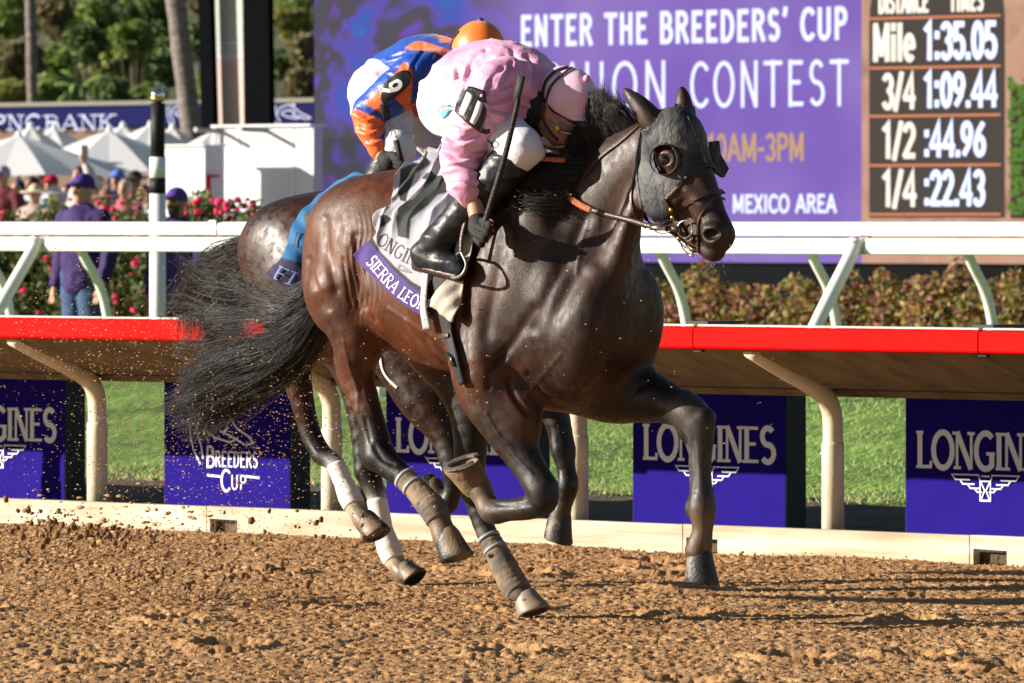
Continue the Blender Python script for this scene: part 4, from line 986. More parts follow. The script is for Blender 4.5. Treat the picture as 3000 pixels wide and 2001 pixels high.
# ------------------------------------------------------------------ jockeys
M_skin = material('skin', rough=.55, attr=True, var=.12, scale=60, bump=.15, bscale=400, bdist=.002, sub=.1)
M_boot = material('boot_leather', (.010, .012, .018), .42, color2=(.036, .035, .033), scale=16, bump=.35, bscale=28, fac_ramp=(.45, .8), spec=.4, detail=6, bdist=.01)
M_glove = material('black_glove', (.012, .012, .013), .8, bump=.5, bscale=200, bdist=.004)
M_vest = material('black_vest', (.012, .011, .013), .8)
M_white_b = material('white_breeches', (.74, .74, .80), .65, bump=.35, bscale=18, sheen=.2, bdist=.02)
M_helm_strap = material('black_elastic', (.02, .019, .02), .6)
M_glass = material('goggle_lens', (.30, .33, .36), .08, spec=.9, trans=.7)
SKIN, SKIN2, HAIRC = (.46, .22, .14), (.30, .13, .085), (.05, .03, .02)

def folds(V, G, amp, sc=(14, 14, 22), seed=0., lim=None):
    x, y, z = V.T; w = fbm(x*5+seed, y*5, z*5, 2)*2.2
    a = vnoise(x*sc[0]+w+seed, y*sc[1]+w, z*sc[2]-w); b = vnoise(x*sc[0]*2.2+seed, y*sc[1]*2.2+w*2, z*sc[2]*2.2+w)
    r = ((1-np.abs(2*a-1))**1.7)*1.5-.6+(((1-np.abs(2*b-1))**2)*1.2-.5)*.35
    r = r*amp
    if lim is not None: r = r*lim
    return V+G*r[:, None]
def garment(F, B, lo, hi, h, mat, parent, name, amp=0., sc=(14, 14, 22), seed=0., col=None, base=(1, 1, 1), lim=None, crease=None, w_off=11, **kw):
    S = Solid(B, F, lo, hi, h); V, Q = S.mesh_data(); G = S.grad(V, .008)
    if crease:
        fc = np.clip(-(G@(F.inv([0, 24, 1.2])-F.inv([0, 0, 1.4]))/24.)*3, 0, 1); V0 = F.px(V); V = V+G*(lines(V0, [(p, w_, -a_) for p, w_, a_ in crease])+lines(V0+[w_off, -w_off], [(p, w_*1.2, a_*.7) for p, w_, a_ in crease]))[:, None]*fc[:, None]
    if amp: V = folds(V, G, amp, sc, seed, lim(V) if lim else None)
    c = col(V) if col is not None else (B.color(V, base) if base is not None else None)
    return mesh(name, V, Q, mat, parent, True, c, **kw), S

def fist(B, L, K, M, T, TH, r, col=None, thr=None, tipc=None, s=1.):
    """palm, four curled fingers and a thumb; K knuckles, M middle joints, T tips"""
    for i in range(4):
        B.chain([L(*K[i]), L(*M[i]), L(*T[i])], [r*1.05, r, r*.85], .004, [col, tipc or col])
    B.chain([L(*q) for q in TH], [r*1.15, r*1.05, r*.85], .006, [col, tipc or col])

def jockey(F, D, label, silk_mat, silk_col, body_lo, body_hi):
    L = F.l; r = fr_empty('person', F, label, 'person', 'jockeys riding the racehorses')
    P = {k: L(*v) for k, v in D.items() if isinstance(v, tuple) and len(v) == 3 and k not in ('capc',)}
    A = D['s']                                        # scale in photo pixels relative to the first rider
    # --- body: one continuous figure
    B = Body()
    B.chain([P['pelvis'], P['waist'], P['chest'], P['upper']], [.10, .09, .10, .075], .05, SKIN, sy=1.1)
    B.chain([P['upper'], P['neck'], P['skull']], [.065, .058, .06], .03, SKIN)
    for s in ('r', 'l'):
        B.cone(P[s+'sho'], P[s+'elb'], .052, .040, .03, SKIN); B.cone(P[s+'elb'], P[s+'wri'], .040, .027, .015, SKIN)
        B.cone(P[s+'hip'], P[s+'knee'], .085, .05, .04, SKIN); B.cone(P[s+'knee'], P[s+'ank'], .05, .034, .02, SKIN)
        B.chain([P[s+'ank'], P[s+'heel'], P[s+'toe']], [.036, .03, .022], .02, SKIN)
        B.cone(P['upper'], P[s+'sho'], .065, .045, .04, SKIN)
    B.ell(P['skull'], (.098, .076, .108), (0, D['pitch'], 0), .02, SKIN)
    for q in D['face']: B.chain([L(*p) for p in q[0]], q[1], .012, q[2])
    for q in D['faceell']: B.ell(L(*q[0]), q[1], (0, D['pitch'], 0), .008, q[2])
    for q in D['facecut']: B.ell(L(*q[0]), q[1], (0, D['pitch'], 0), .006, q[2], sub=True)
    B.cone(P['rwri'], P['rpalm'], .027, .030, .012, SKIN); fist(B, L, *D['rhand'], .0085, SKIN)
    B.cone(P['lwri'], P['lpalm'], .027, .030, .012, SKIN); fist(B, L, *D['lhand'], .0085, SKIN)
    garment(F, B, body_lo, body_hi, .0065, M_skin, r, 'body', 0, base=SKIN)
    # --- gloves
    for s in ('r', 'l'):
        B = Body(); K, M, T, TH = D[s+'hand']; B.cone(P[s+'wri']*.45+P[s+'palm']*.55, P[s+'palm'], .031, .034, .01, (1, 1, 1))
        B.ell(P[s+'palm'], (.036, .028, .032), (0, 0, 0), .015)
        tips = [tuple(np.array(m)*.45+np.array(t)*.55) for m, t in zip(M, T)]
        fist(B, L, K, M, tips, TH[:-1]+[tuple(np.array(TH[-2])*.5+np.array(TH[-1])*.5)], .0112)
        c = P[s+'palm']; garment(F, B, c-.14, c+.14, .0035, M_glove, r, 'glove')
    # --- breeches
    B = Body()
    B.chain([P['pelvis'], P['waist']], [.128, .115], .05, sy=1.25)
    for s in ('r', 'l'):
        B.ell(P[s+'seat'], (.125, .095, .125), (0, 20, 0), .04)
        th = (P[s+'hip']+P[s+'knee'])/2
        B.cone(P[s+'hip'], th, .118, .095, .03); B.cone(th, P[s+'knee'], .095, .066, .03)
        B.cone(P[s+'knee'], P[s+'knee']*.8+P[s+'ank']*.2, .066, .060, .02)
    garment(F, B, body_lo, body_hi, .008, M_white_b, r, 'breeches', .011, (7, 7, 7), 4.)
    # --- boots
    for s in ('r', 'l'):
        B = Body(); kn = P[s+'knee']*.86+P[s+'ank']*.14; mid = P[s+'knee']*.4+P[s+'ank']*.6
        B.chain([kn, mid, P[s+'ank']], [.072, .064, .048], .02)
        B.chain([P[s+'ank'], P[s+'heel']], [.048, .038], .03)
        B.chain([P[s+'heel'], P[s+'ball'], P[s+'toe']], [.036, .036, .026], .03)
        b, _ = garment(F, B, P[s+'toe']-.55, P[s+'toe']+.55, .0065, M_boot, r, 'boot', .005, (7, 7, 17), 8.)
        K = MB(); dn = np.array([-.15, 0, -.036])
        K.tube(catmull([P[s+'heel']+dn*[.2, 0, 1], P[s+'ball']+dn*[.1, 0, .95], P[s+'toe']+dn*[.0, 0, .7]], 5), [.020]*6+[.022]*4+[.018], 8)
        K.obj('sole', M_leather, b, True)
    # --- silks
    B = Body()
    for q in D['silk']: B.chain([L(*p) for p in q[0]], q[1], q[2], sy=q[3] if len(q) > 3 else 1.)
    o, S = garment(F, B, body_lo, body_hi, .006, silk_mat, r, 'silks', D['samp'], D['ssc'], D['sseed'], col=silk_col, crease=D['crease'])
    # --- vest under the silks at the chest
    B = Body()
    for q in D['vest']: B.ell(L(*q[0]), q[1], (0, 0, 0), .03)
    garment(F, B, body_lo, body_hi, .009, M_vest, r, 'safety_vest')
    # --- helmet cover
    B = Body(); B.ell(P['cap'], D['capr'], D['cape'], .01)
    B.ell(P['brim'], D['brimr'], D['cape'], .03)
    B.ell(P['capcut'], D['capcutr'], D['cape'], .008, sub=True)
    h, SH = garment(F, B, P['cap']-.2, P['cap']+.2, .0055, D['capmat'], r, 'helmet_cover', D['capamp'], (9, 9, 9), 2.)
    K = MB(); K.ball(L(*D['button']), .013, 10); K.obj('button', D['btnmat'], h, True)
    for pts, w in D['capstraps']: strap_on(SH, pts, w, .003, M_helm_strap, h, 'elastic_band', .0025)
    return r, S, SH, P

# folds lie across the sleeves and fan over the back
M_pink = material('pink_silk', (.70, .30, .50), .42, color2=(.80, .44, .62), scale=7, bump=.22, bscale=22, sheen=.2, spec=.5, detail=3, bdist=.014, sub=.04)
J1 = dict(s=1., pitch=28,
  pelvis=(1352, 290, 0), waist=(1420, 245, 0), chest=(1505, 245, 0), upper=(1580, 275, 0), neck=(1612, 300, 0), skull=(1655, 322, 0),
  rsho=(1462, 255, .20), relb=(1360, 428, .30), rwri=(1395, 618, .31), rpalm=(1402, 668, .33),
  lsho=(1650, 268, -.20), lelb=(1640, 440, -.26), lwri=(1590, 540, -.13), lpalm=(1585, 560, -.10),
  rhip=(1318, 305, .11), rknee=(1532, 436, .22), rank=(1285, 700, .30), rheel=(1236, 748, .30), rball=(1316, 772, .31), rtoe=(1352, 790, .31),
  lhip=(1420, 305, -.11), lknee=(1740, 470, -.27), lank=(1600, 700, -.30), lheel=(1560, 748, -.30), lball=(1630, 772, -.31), ltoe=(1660, 785, -.31),
  rseat=(1332, 295, .085), lseat=(1425, 300, -.085),
  face=[([(1618, 345, .03), (1640, 385, .03), (1652, 420, .01)], [.062, .052, .034], SKIN),           # cheek and jaw
        ([(1672, 360, 0), (1694, 392, 0), (1696, 402, 0)], [.018, .014, .012], SKIN),                    # nose
        ([(1664, 420, 0), (1672, 416, 0)], [.026, .02], (.40, .17, .13)),
        ([(1654, 434, 0), (1660, 432, 0)], [.024, .018], SKIN)],
  faceell=[((1596, 318, .083), (.022, .010, .030), (.50, .22, .15)), ((1668, 352, .03), (.04, .05, .012), SKIN)],
  facecut=[((1597, 318, .096), (.010, .006, .015), SKIN2), ((1682, 418, .02), (.016, .03, .003), (.2, .06, .05))],
  rhand=([(1412, 646, .352), (1398, 664, .362), (1390, 682, .36), (1394, 700, .35)], [(1436, 658, .362), (1428, 678, .368), (1417, 696, .366), (1408, 712, .355)],
         [(1443, 676, .335), (1436, 694, .335), (1427, 708, .335), (1416, 720, .33)], [(1396, 640, .31), (1424, 640, .31), (1444, 652, .315)]),
  lhand=([(1590, 545, -.07), (1580, 556, -.06), (1576, 568, -.06), (1578, 580, -.07)], [(1606, 552, -.06), (1600, 564, -.055), (1594, 576, -.055), (1590, 586, -.065)],
         [(1608, 566, -.08), (1604, 578, -.08), (1598, 586, -.08), (1590, 592, -.08)], [(1588, 540, -.10), (1604, 542, -.10), (1612, 550, -.09)]),
  silk=[([(1385, 245, 0), (1450, 235, 0), (1520, 245, 0), (1575, 282, 0)], [.132, .138, .126, .104], .05, 1.08),
        ([(1355, 262, .05), (1400, 260, .04)], [.120, .11], .04), ([(1420, 245, -.06), (1470, 250, -.05)], [.115, .11], .04),
        ([(1500, 262, .12), (1462, 258, .19), (1418, 325, .255), (1368, 412, .29)], [.10, .092, .084, .072], .035),
        ([(1368, 412, .29), (1352, 455, .30), (1356, 505, .305), (1368, 545, .31), (1374, 566, .31)], [.072, .068, .062, .058, .044], .02),
        ([(1590, 282, -.12), (1640, 285, -.20), (1635, 430, -.26), (1600, 520, -.15)], [.085, .075, .065, .05], .035),
        ([(1470, 320, .06), (1510, 385, .07), (1514, 405, .07)], [.085, .030, .012], .05),
        ([(1400, 330, .10), (1440, 345, .12), (1500, 325, .10)], [.07, .075, .07], .05)],
  crease=[([(1372, 222), (1388, 178), (1425, 150)], 6, .012), ([(1425, 275), (1440, 235), (1472, 205)], 6, .012), ([(1466, 250), (1484, 215), (1496, 190)], 5, .010), ([(1540, 165), (1566, 205), (1556, 250)], 7, .010),
    ([(1382, 300), (1356, 262), (1342, 205)], 6, .010), ([(1305, 392), (1345, 416), (1402, 396)], 6, .011), ([(1304, 440), (1345, 466), (1402, 450)], 6, .012), ([(1308, 492), (1352, 484), (1408, 500)], 6, .011), ([(1318, 540), (1360, 534), (1406, 548)], 5, .009),
    ([(1436, 305), (1500, 288), (1562, 300)], 6, .012), ([(1436, 318), (1490, 336), (1530, 362)], 6, .010), ([(1402, 176), (1470, 158), (1550, 182)], 7, .008), ([(1430, 296), (1470, 262), (1530, 236)], 6, .011), ([(1415, 330), (1440, 360), (1480, 380)], 5, .008),
    ([(1330, 360), (1370, 372), (1402, 350)], 5, .008), ([(1500, 150), (1530, 200), (1535, 260)], 6, .006)],
  samp=.010, ssc=(8, 8, 17), sseed=3.,
  vest=[((1552, 340, .05), (.080, .075, .080)), ((1590, 345, .02), (.06, .06, .06)), ((1566, 310, .09), (.05, .03, .06))],
  cap=(1666, 280, 0), capr=(.118, .090, .100), cape=(0, 24, 0), brim=(1718, 352, 0), brimr=(.062, .062, .018), capcut=(1634, 378, 0), capcutr=(.115, .12, .066),
  capmat=material('lit_pink_satin_cap', (.84, .52, .68), .36, color2=(.88, .62, .75), scale=9, bump=.25, bscale=26, sheen=.2, bdist=.012), capamp=.004, button=(1719, 229, .02), btnmat=M_pink,  # pink paler than the silks, painting in the bright light on the helmet
  capstraps=[([(1664, 197), (1628, 210), (1600, 240), (1592, 280), (1596, 305)], .016), ([(1676, 200), (1645, 222), (1616, 252), (1604, 285), (1600, 305)], .009),
             ([(1592, 296), (1616, 322), (1655, 348), (1700, 362), (1738, 366)], .024)])
r1, SS1, SH1, P1 = jockey(F1, J1, 'jockey in pink silks and pink helmet cover crouched over the leading horse, holding a whip', M_pink, None, (-.75, -.55, 1.1), (.75, .60, 2.12))

def sheet(S, poly_edges, off, mat, parent, name, nu=10, nv=12, t=.004, col=None, **kw):
    return draped(S, poly_edges, nu, nv, lambda x, y: off+0*x, mat, parent, name, col, t, 2, **kw)
# armband with the number 11
M_vinyl = material('black_vinyl', (.015, .015, .016), .35, bump=.4, bscale=22, spec=.6, bdist=.02)
ab = sheet(SS1, ([(1352, 268), (1350, 300), (1343, 330)], [(1424, 272), (1424, 330), (1406, 386)], [(1356, 266), (1385, 258), (1424, 272)], [(1343, 330), (1375, 362), (1406, 386)]),
           .013, M_vinyl, r1, 'armband', 14, 16, .004)
for e in (([(1378, 276), (1366, 305), (1355, 335)], [(1394, 286), (1382, 315), (1368, 342)]), ([(1403, 300), (1392, 330), (1381, 356)], [(1417, 305), (1407, 338), (1392, 365)])):
    sheet(SS1, (e[0], e[1], [e[0][0], e[1][0]], [e[0][-1], e[1][-1]]), .0178, M_inkw, ab, 'digit', 3, 10, .0006)
X, N = onto(SS1, [(1404, 374), (1418, 383), (1432, 380)], .01); MB().strap(X, N, .018, .003).obj('armband_strap', M_helm_strap, ab, True)
# goggles: one pair on the eyes, one pulled down
g1 = fr_empty('goggles', F1, 'clear racing goggles with yellow side studs worn by the pink jockey', 'goggles')
def gog(pts, c, studs):
    M = MB(); M.tube(catmull([L1(*p) for p in pts], 5), .005, 6); M.obj('goggle_frame', M_brass, g1, True)
    v = [L1(*p) for p in c]; MB().add(v, [tuple(range(len(v)))]).obj('lens', M_glass, g1)
    K = MB()
    for s in studs: K.ball(L1(*s), .011, 10, Matrix.Diagonal((1, .5, 1)))
    K.obj('stud', material('yellow_stud', (.75, .55, .05), .35), g1, True)
gog([(1610, 352, .085), (1626, 372, .085), (1650, 388, .075), (1680, 392, .045)], [(1632, 362, .08), (1672, 362, .055), (1692, 375, .02), (1688, 395, .03), (1660, 396, .065), (1636, 388, .08)], [(1632, 376, .095)])
gog([(1526, 392, .09), (1536, 412, .10), (1570, 418, .10), (1612, 432, .09), (1662, 428, .05)], [(1534, 408, .10), (1560, 418, .10), (1610, 434, .09), (1640, 440, .07), (1600, 450, .09), (1560, 446, .10)], [(1558, 430, .11)])
for p in ([(1570, 300, .10), (1548, 340, .12), (1528, 370, .11), (1530, 395, .10)], [(1578, 312, .10), (1562, 345, .12), (1552, 372, .115), (1548, 410, .11)]):
    MB().tube(catmull([L1(*q) for q in p], 5), .0035, 6).obj('goggle_strap', M_helm_strap, g1, True)
MB().tube(catmull([L1(*q) for q in [(1592, 300, .10), (1590, 345, .10), (1610, 385, .09), (1635, 410, .07)]], 5), .005, 6).obj('chin_strap', M_leather, g1, True)
# whip
wh = fr_empty('riding_whip', F1, 'long black riding whip held upright in the pink jockey\'s right hand', 'whip')
wp = catmull([L1(1412, 700, .352), L1(1420, 655, .362), L1(1476, 469, .375), L1(1510, 330, .38), L1(1519, 290, .38)], 10)
MB().tube(wp, np.linspace(.0125, .0085, len(wp)), 10).obj('handle', material('wound_black_grip', (.014, .014, .015), .45, bump=.8, bscale=150, bdist=.006, stretch=(.3, .3, 3)), wh, True)
K = MB()
for i in range(10, 30):
    P_ = wp[i]; K.tube([P_-(wp[i+1]-wp[i])*.12, P_+(wp[i+1]-wp[i])*.12], [.0105, .0105], 8)
K.obj('binding_ring', M_black_strap, wh, True)
fl = [L1(1514, 300, .38), L1(1521, 262, .38), L1(1530, 222, .38)]
MB().strap(fl, [[0, -1, 0]]*3, [.024, .030, .030], .008).obj('flap', M_black_strap, wh, True)

M_pinkcap = None
# text on the thigh, badge on the hip
def local_text(S, text, base, h, mat, parent, name, w=.09, flip=1, off=.015, width=None):
    return put_text(S, text, base, h, lambda x, y: 0*x, mat, parent, name, w, False, lift=off, flip=flip, width=width)
_B = Body(); th = (P1['rhip']+P1['rknee'])/2; _B.cone(P1['rhip'], th, .118, .095, .03); _B.cone(th, P1['rknee'], .095, .066, .03); _B.ell(P1['rseat'], (.129, .099, .129), (0, 20, 0), .04)
SB1 = Solid(_B, F1, (-.7, -.5, 1.2), (.6, .3, 2.0), .01)
for t, b, h in (('N', [(1450, 462), (1474, 464)], 25), ('O', [(1466, 434), (1472, 418)], 22), ('I', [(1444, 428), (1456, 416)], 22)):
    local_text(SB1, t, b, h, M_ink, r1, 'breeches_lettering', .13)
sheet(SB1, ([(1302, 326), (1303, 335), (1306, 348)], [(1330, 318), (1322, 328), (1316, 338)], [(1302, 326), (1314, 322), (1330, 318)], [(1306, 348), (1311, 344), (1316, 338)]), .014, material('blue_badge', (.03, .36, .60), .6, color2=(.10, .55, .72), scale=26, fac_ramp=(.5, .55)), r1, 'hip_badge', 8, 8, .001)
for q_, m_ in (([(1294, 345), (1293, 328), (1300, 315), (1314, 311), (1330, 314)], M_ink), ([(1295, 342), (1300, 356), (1310, 364)], material('tan_thread', (.40, .28, .16), .7))):
    X, N = onto(SB1, q_, .015, 4); MB().strap(X, N, .004, .001).obj('badge_ring', m_, r1)

# ------------------------------------------------------------------ second rider
M_silk2 = material('blue_and_orange_silk', rough=.42, attr=True, var=.12, scale=8, bump=.5, bscale=22, sheen=.25, bdist=.014)
M_orange = material('orange_silk', (.80, .175, .022), .4, color2=(.86, .23, .04), scale=6, bump=.25, bscale=18, sheen=.2, detail=2, bdist=.012)
BL, OR = (.004, .060, .38), (.82, .15, .035)
def silk2(V):
    q = F2.px(V); x, y = q.T; c = np.tile(np.array(BL), (len(V), 1))
    for p in ([(1188, 138), (1215, 122), (1235, 121), (1262, 128), (1322, 150), (1322, 170), (1260, 150), (1188, 144)], [(1280, 104), (1325, 104), (1325, 126), (1290, 124)],
              [(1010, 336), (1048, 318), (1098, 330), (1140, 372), (1110, 400), (1160, 470), (1090, 470), (1000, 360)],
              [(1066, 300), (1122, 256), (1128, 338), (1100, 326)], [(1150, 225), (1186, 178), (1212, 215), (1200, 330), (1150, 280), (1120, 262)],
              [(1180, 315), (1215, 305), (1260, 350), (1200, 345)], [(1205, 305), (1250, 296), (1256, 310), (1210, 318)]):
        c[inside(p, x, y)] = OR
    m = inside([(1048, 322), (1062, 302), (1135, 340), (1122, 352)], x, y); c[m] = BL
    return c
_s2 = silk2
def silk2(V): return sum(_s2(V+np.array(d)*.003) for d in ((0,0,0),(1,0,0),(-1,0,0),(0,0,1),(0,0,-1)))/5
J2 = dict(s=.93, pitch=20,
  pelvis=(1142, 268, 0), waist=(1200, 225, 0), chest=(1275, 205, 0), upper=(1340, 210, 0), neck=(1370, 205, 0), skull=(1396, 160, 0),
  rsho=(1222, 218, .19), relb=(1086, 345, .30), rwri=(1114, 452, .31), rpalm=(1140, 472, .32),
  lsho=(1400, 230, -.19), lelb=(1400, 380, -.26), lwri=(1330, 470, -.13), lpalm=(1325, 480, -.10),
  rhip=(1108, 285, .11), rknee=(1165, 430, .25), rank=(1060, 650, .28), rheel=(1015, 690, .28), rball=(1085, 712, .29), rtoe=(1118, 722, .29),
  lhip=(1200, 285, -.11), lknee=(1300, 440, -.25), lank=(1300, 650, -.28), lheel=(1265, 690, -.28), lball=(1330, 712, -.29), ltoe=(1360, 722, -.29),
  rseat=(1128, 268, .085), lseat=(1212, 275, -.085),
  face=[([(1372, 190, .03), (1400, 215, .02), (1425, 235, 0)], [.06, .05, .034], SKIN)],
  faceell=[((1326, 192, .083), (.022, .010, .030), (.50, .22, .15))], facecut=[],
  rhand=([(1140, 452, .345), (1150, 462, .35), (1158, 474, .35), (1160, 486, .34)], [(1160, 456, .35), (1170, 468, .352), (1178, 480, .35), (1180, 490, .345)],
         [(1172, 466, .33), (1180, 478, .33), (1186, 488, .33), (1188, 496, .33)], [(1130, 446, .30), (1150, 440, .30), (1164, 446, .31)]),
  lhand=([(1330, 470, -.07), (1320, 480, -.06), (1316, 490, -.06), (1318, 500, -.07)], [(1344, 476, -.06), (1338, 486, -.055), (1332, 496, -.055), (1328, 506, -.065)],
         [(1346, 488, -.08), (1342, 498, -.08), (1336, 506, -.08), (1330, 510, -.08)], [(1328, 464, -.10), (1342, 466, -.10), (1350, 472, -.09)]),
  silk=[([(1180, 230, 0), (1240, 205, 0), (1300, 200, 0), (1350, 215, 0)], [.125, .132, .120, .110], .05, 1.12),
        ([(1150, 222, .04), (1190, 220, .04)], [.085, .10], .04),
        ([(1268, 218, .12), (1222, 222, .19), (1160, 270, .25), (1085, 326, .29)], [.10, .088, .078, .062], .035),
        ([(1085, 326, .29), (1082, 362, .30), (1096, 402, .31), (1112, 438, .31)], [.062, .054, .046, .036], .02),
        ([(1370, 225, -.12), (1400, 230, -.20), (1400, 370, -.26), (1345, 450, -.15)], [.10, .085, .070, .05], .035),
        ([(1200, 290, .10), (1240, 300, .08), (1290, 290, .05)], [.055, .060, .06], .05)],
  crease=[([(1204, 238), (1240, 200), (1280, 165)], 6, .012), ([(1206, 248), (1258, 236), (1312, 240)], 6, .011), ([(1203, 228), (1212, 190), (1240, 148)], 6, .010), ([(1200, 262), (1228, 290), (1252, 302)], 5, .010), ([(1112, 192), (1150, 202), (1190, 190)], 6, .007),
    ([(1048, 322), (1080, 342), (1108, 332)], 5, .010), ([(1056, 374), (1085, 384), (1116, 368)], 5, .009), ([(1080, 412), (1104, 408), (1130, 398)], 5, .008), ([(1140, 170), (1180, 160), (1240, 130)], 6, .007), ([(1240, 270), (1280, 255), (1330, 262)], 6, .008)],
  samp=.006, ssc=(6, 6, 13), sseed=13.,
  vest=[((1330, 275, .02), (.085, .085, .085))],
  cap=(1402, 148, 0), capr=(.112, .092, .116), cape=(0, 12, 0), brim=(1450, 185, 0), brimr=(.055, .06, .016), capcut=(1385, 236, 0), capcutr=(.13, .12, .060),
  capmat=M_orange, capamp=0, button=(1408, 61, .0), btnmat=material('blue_button', BL, .5),
  capstraps=[([(1346, 92), (1330, 115), (1322, 145), (1334, 180)], .010), ([(1338, 152), (1352, 165), (1370, 178)], .015)])
r2, SS2, SH2, P2 = jockey(F2, J2, 'jockey in blue and orange silks with an orange helmet cover riding the second horse', M_silk2, silk2, (-.80, -.55, 1.1), (.75, .60, 2.26))
ab2 = sheet(SS2, ([(1179, 211), (1150, 231), (1123, 258), (1118, 289)], [(1206, 220), (1202, 242), (1172, 272), (1130, 304)], [(1179, 211), (1194, 209), (1206, 220)], [(1118, 289), (1122, 298), (1130, 304)]),
            .010, M_vinyl, r2, 'armband', 12, 16, .004)
f, done = path_map(SS2, [(1122, 262), (1136, 284)], lambda x, y: 0*x, .0165)
_ = done(lettering('9', lambda u, v, l: f(u-1, v, l), 26, 56, .17)).obj('digit', M_inkw, ab2)
X, N = onto(SS2, [(1124, 300), (1130, 325), (1134, 340)], .010); MB().strap(X, N, .03, .003).obj('armband_strap', M_helm_strap, ab2, True)
_B = Body(); th = (P2['rhip']+P2['rknee'])/2; _B.chain([P2['rhip'], th, P2['rknee']], [.120, .102, .076], .03)
SB2 = Solid(_B, F2, (-.7, -.5, 1.0), (.6, .3, 2.1), .01)
local_text(SB2, "BY'S", [(1122, 350), (1130, 375), (1142, 408)], 22, M_ink, r2, 'breeches_lettering', .09)
wh2 = fr_empty('riding_whip', F2, 'short black whip handle sticking up from the glove of the orange capped jockey', 'whip')
wp = [L2(1176, 470, .35), L2(1168, 440, .35), L2(1160, 412, .35)]
MB().tube(wp, [.010, .0105, .012], 10).obj('handle', M_black_strap, wh2, True)
# ------------------------------------------------------------------ ground
K0 = Frame(0, 30.14)                                  # the kerb line, y = 0 on its track face
M_far = material('far_ground', (.16, .13, .08), .95, color2=(.10, .12, .05), scale=.3)
G_ = MB(); G_.add([(-400, -60, -.06), (400, -60, -.06), (400, 900, -.06), (-400, 900, -.06)], [(0, 1, 2, 3)]); G_.obj('ground', M_far, kind='structure')
M_dirt = material('brown_track_dirt', (.375, .192, .080), .95, color2=(.52, .305, .143), scale=5, bump=.5, bscale=130, fac_ramp=(.3, .7), detail=9, var=.22, spec=.15, bdist=.012)
M_clod = material('dirt_clod', (.30, .170, .080), .95, color2=(.46, .29, .155), scale=9, bump=.6, bscale=200, fac_ramp=(.3, .7), spec=.15, bdist=.006)
def dirt_h(x, y):
    a = fbm(x*1.3, y*.9, None, 3)*.06
    c = fbm(x*20, y*13, None, 3); d = fbm(x*52+4, y*32, None, 2); e = fbm(x*105+4, y*70, None, 2)
    return a*.6-.03+np.clip(c-.44, 0, 1)*.016-np.clip(.40-d, 0, 1)*.050+np.clip(e-.36, 0, 1)*.020
nx, ny = 860, 700
gx = np.linspace(-2.9, 2.9, nx); gy = 19.8+12.6*np.linspace(0, 1, ny)
GX, GY = np.meshgrid(gx, gy); H_ = dirt_h(GX, GY)
kl = (GY-30.14)*UX+GX*.659                            # distance behind the kerb face
H_ = H_-np.clip((kl+.6)/.6, 0, 1)*.012
for i in range(26):                                   # hoof prints
    hx, hy = rng.uniform(-2.4, 2.4), rng.uniform(20.5, 28.5); r2_ = ((GX-hx)/.09)**2+((GY-hy)/.14)**2
    H_ += -.035*np.exp(-r2_*1.2)+.018*np.exp(-(np.sqrt(r2_)-1.5)**2*5)
PV = np.stack([GX, GY, H_], -1).reshape(-1, 3)
i = (np.arange(ny-1)[:, None]*nx+np.arange(nx-1)[None]).ravel(); f = np.stack([i, i+1, i+nx+1, i+nx], 1)
f = f[(kl.ravel()[f] < .04).all(1)]
u, inv = np.unique(f, return_inverse=True)
mesh('dirt_track', PV[u], inv.reshape(f.shape), M_dirt, None, True, kind='structure')
T_ = MB(); T_.add([(-60, -30, -.03), (60, -30, -.03), (60, 19.9, -.03), (-60, 19.9, -.03)], [(0, 1, 2, 3)])
a_, b_ = [K0.w([s*60, .0, -.035]) for s in (-1, 1)]
T_.add([(-60, 19.9, -.035), (60, 19.9, -.035), tuple(b_), tuple(a_)], [(0, 1, 2, 3)]); T_.obj('dirt_track', M_dirt, kind='structure')
# loose clods
_p = (1+5**.5)/2; IV = np.array([(-1,_p,0),(1,_p,0),(-1,-_p,0),(1,-_p,0),(0,-1,_p),(0,1,_p),(0,-1,-_p),(0,1,-_p),(_p,0,-1),(_p,0,1),(-_p,0,-1),(-_p,0,1)])/1.9
IF = np.array([(0,11,5),(0,5,1),(0,1,7),(0,7,10),(0,10,11),(1,5,9),(5,11,4),(11,10,2),(10,7,6),(7,1,8),(3,9,4),(3,4,2),(3,2,6),(3,6,8),(3,8,9),(4,9,5),(2,4,11),(6,2,10),(8,6,7),(9,8,1)])
def lumps(C, R, stretch=None, g=rng):
    n = len(C); Vv = IV[None]*(.5+.9*g.random((n, 12, 1)))*R[:, None, None]*(1 if stretch is None else stretch[:, None, :])
    a = g.random(n)*6.28; c, s = np.cos(a), np.sin(a); Vx = Vv[..., 0]*c[:, None]-Vv[..., 2]*s[:, None]; Vz = Vv[..., 0]*s[:, None]+Vv[..., 2]*c[:, None]
    if stretch is None: Vv = np.stack([Vx, Vv[..., 1], Vz], -1)
    return (Vv+C[:, None]).reshape(-1, 3), (IF[None]+12*np.arange(n)[:, None, None]).reshape(-1, 3)
n = 9000; cx = rng.uniform(-2.5, 2.5, n); cy = 20.2+11*rng.random(n)
ok = ((cy-30.14)*UX+cx*.659 < -.03); cx, cy = cx[ok], cy[ok]
R = .0025+.005*rng.random(len(cx))**3; R = np.where(rng.random(len(cx)) < .01, R*1.8, R)
v, f = lumps(np.stack([cx, cy, dirt_h(cx, cy)+R*.1], 1), R, None)
mesh('dirt_clods', v, f, M_clod, None, True, kind='stuff', label='loose crumbs and clods lying all over the brown dirt track', cat='dirt')
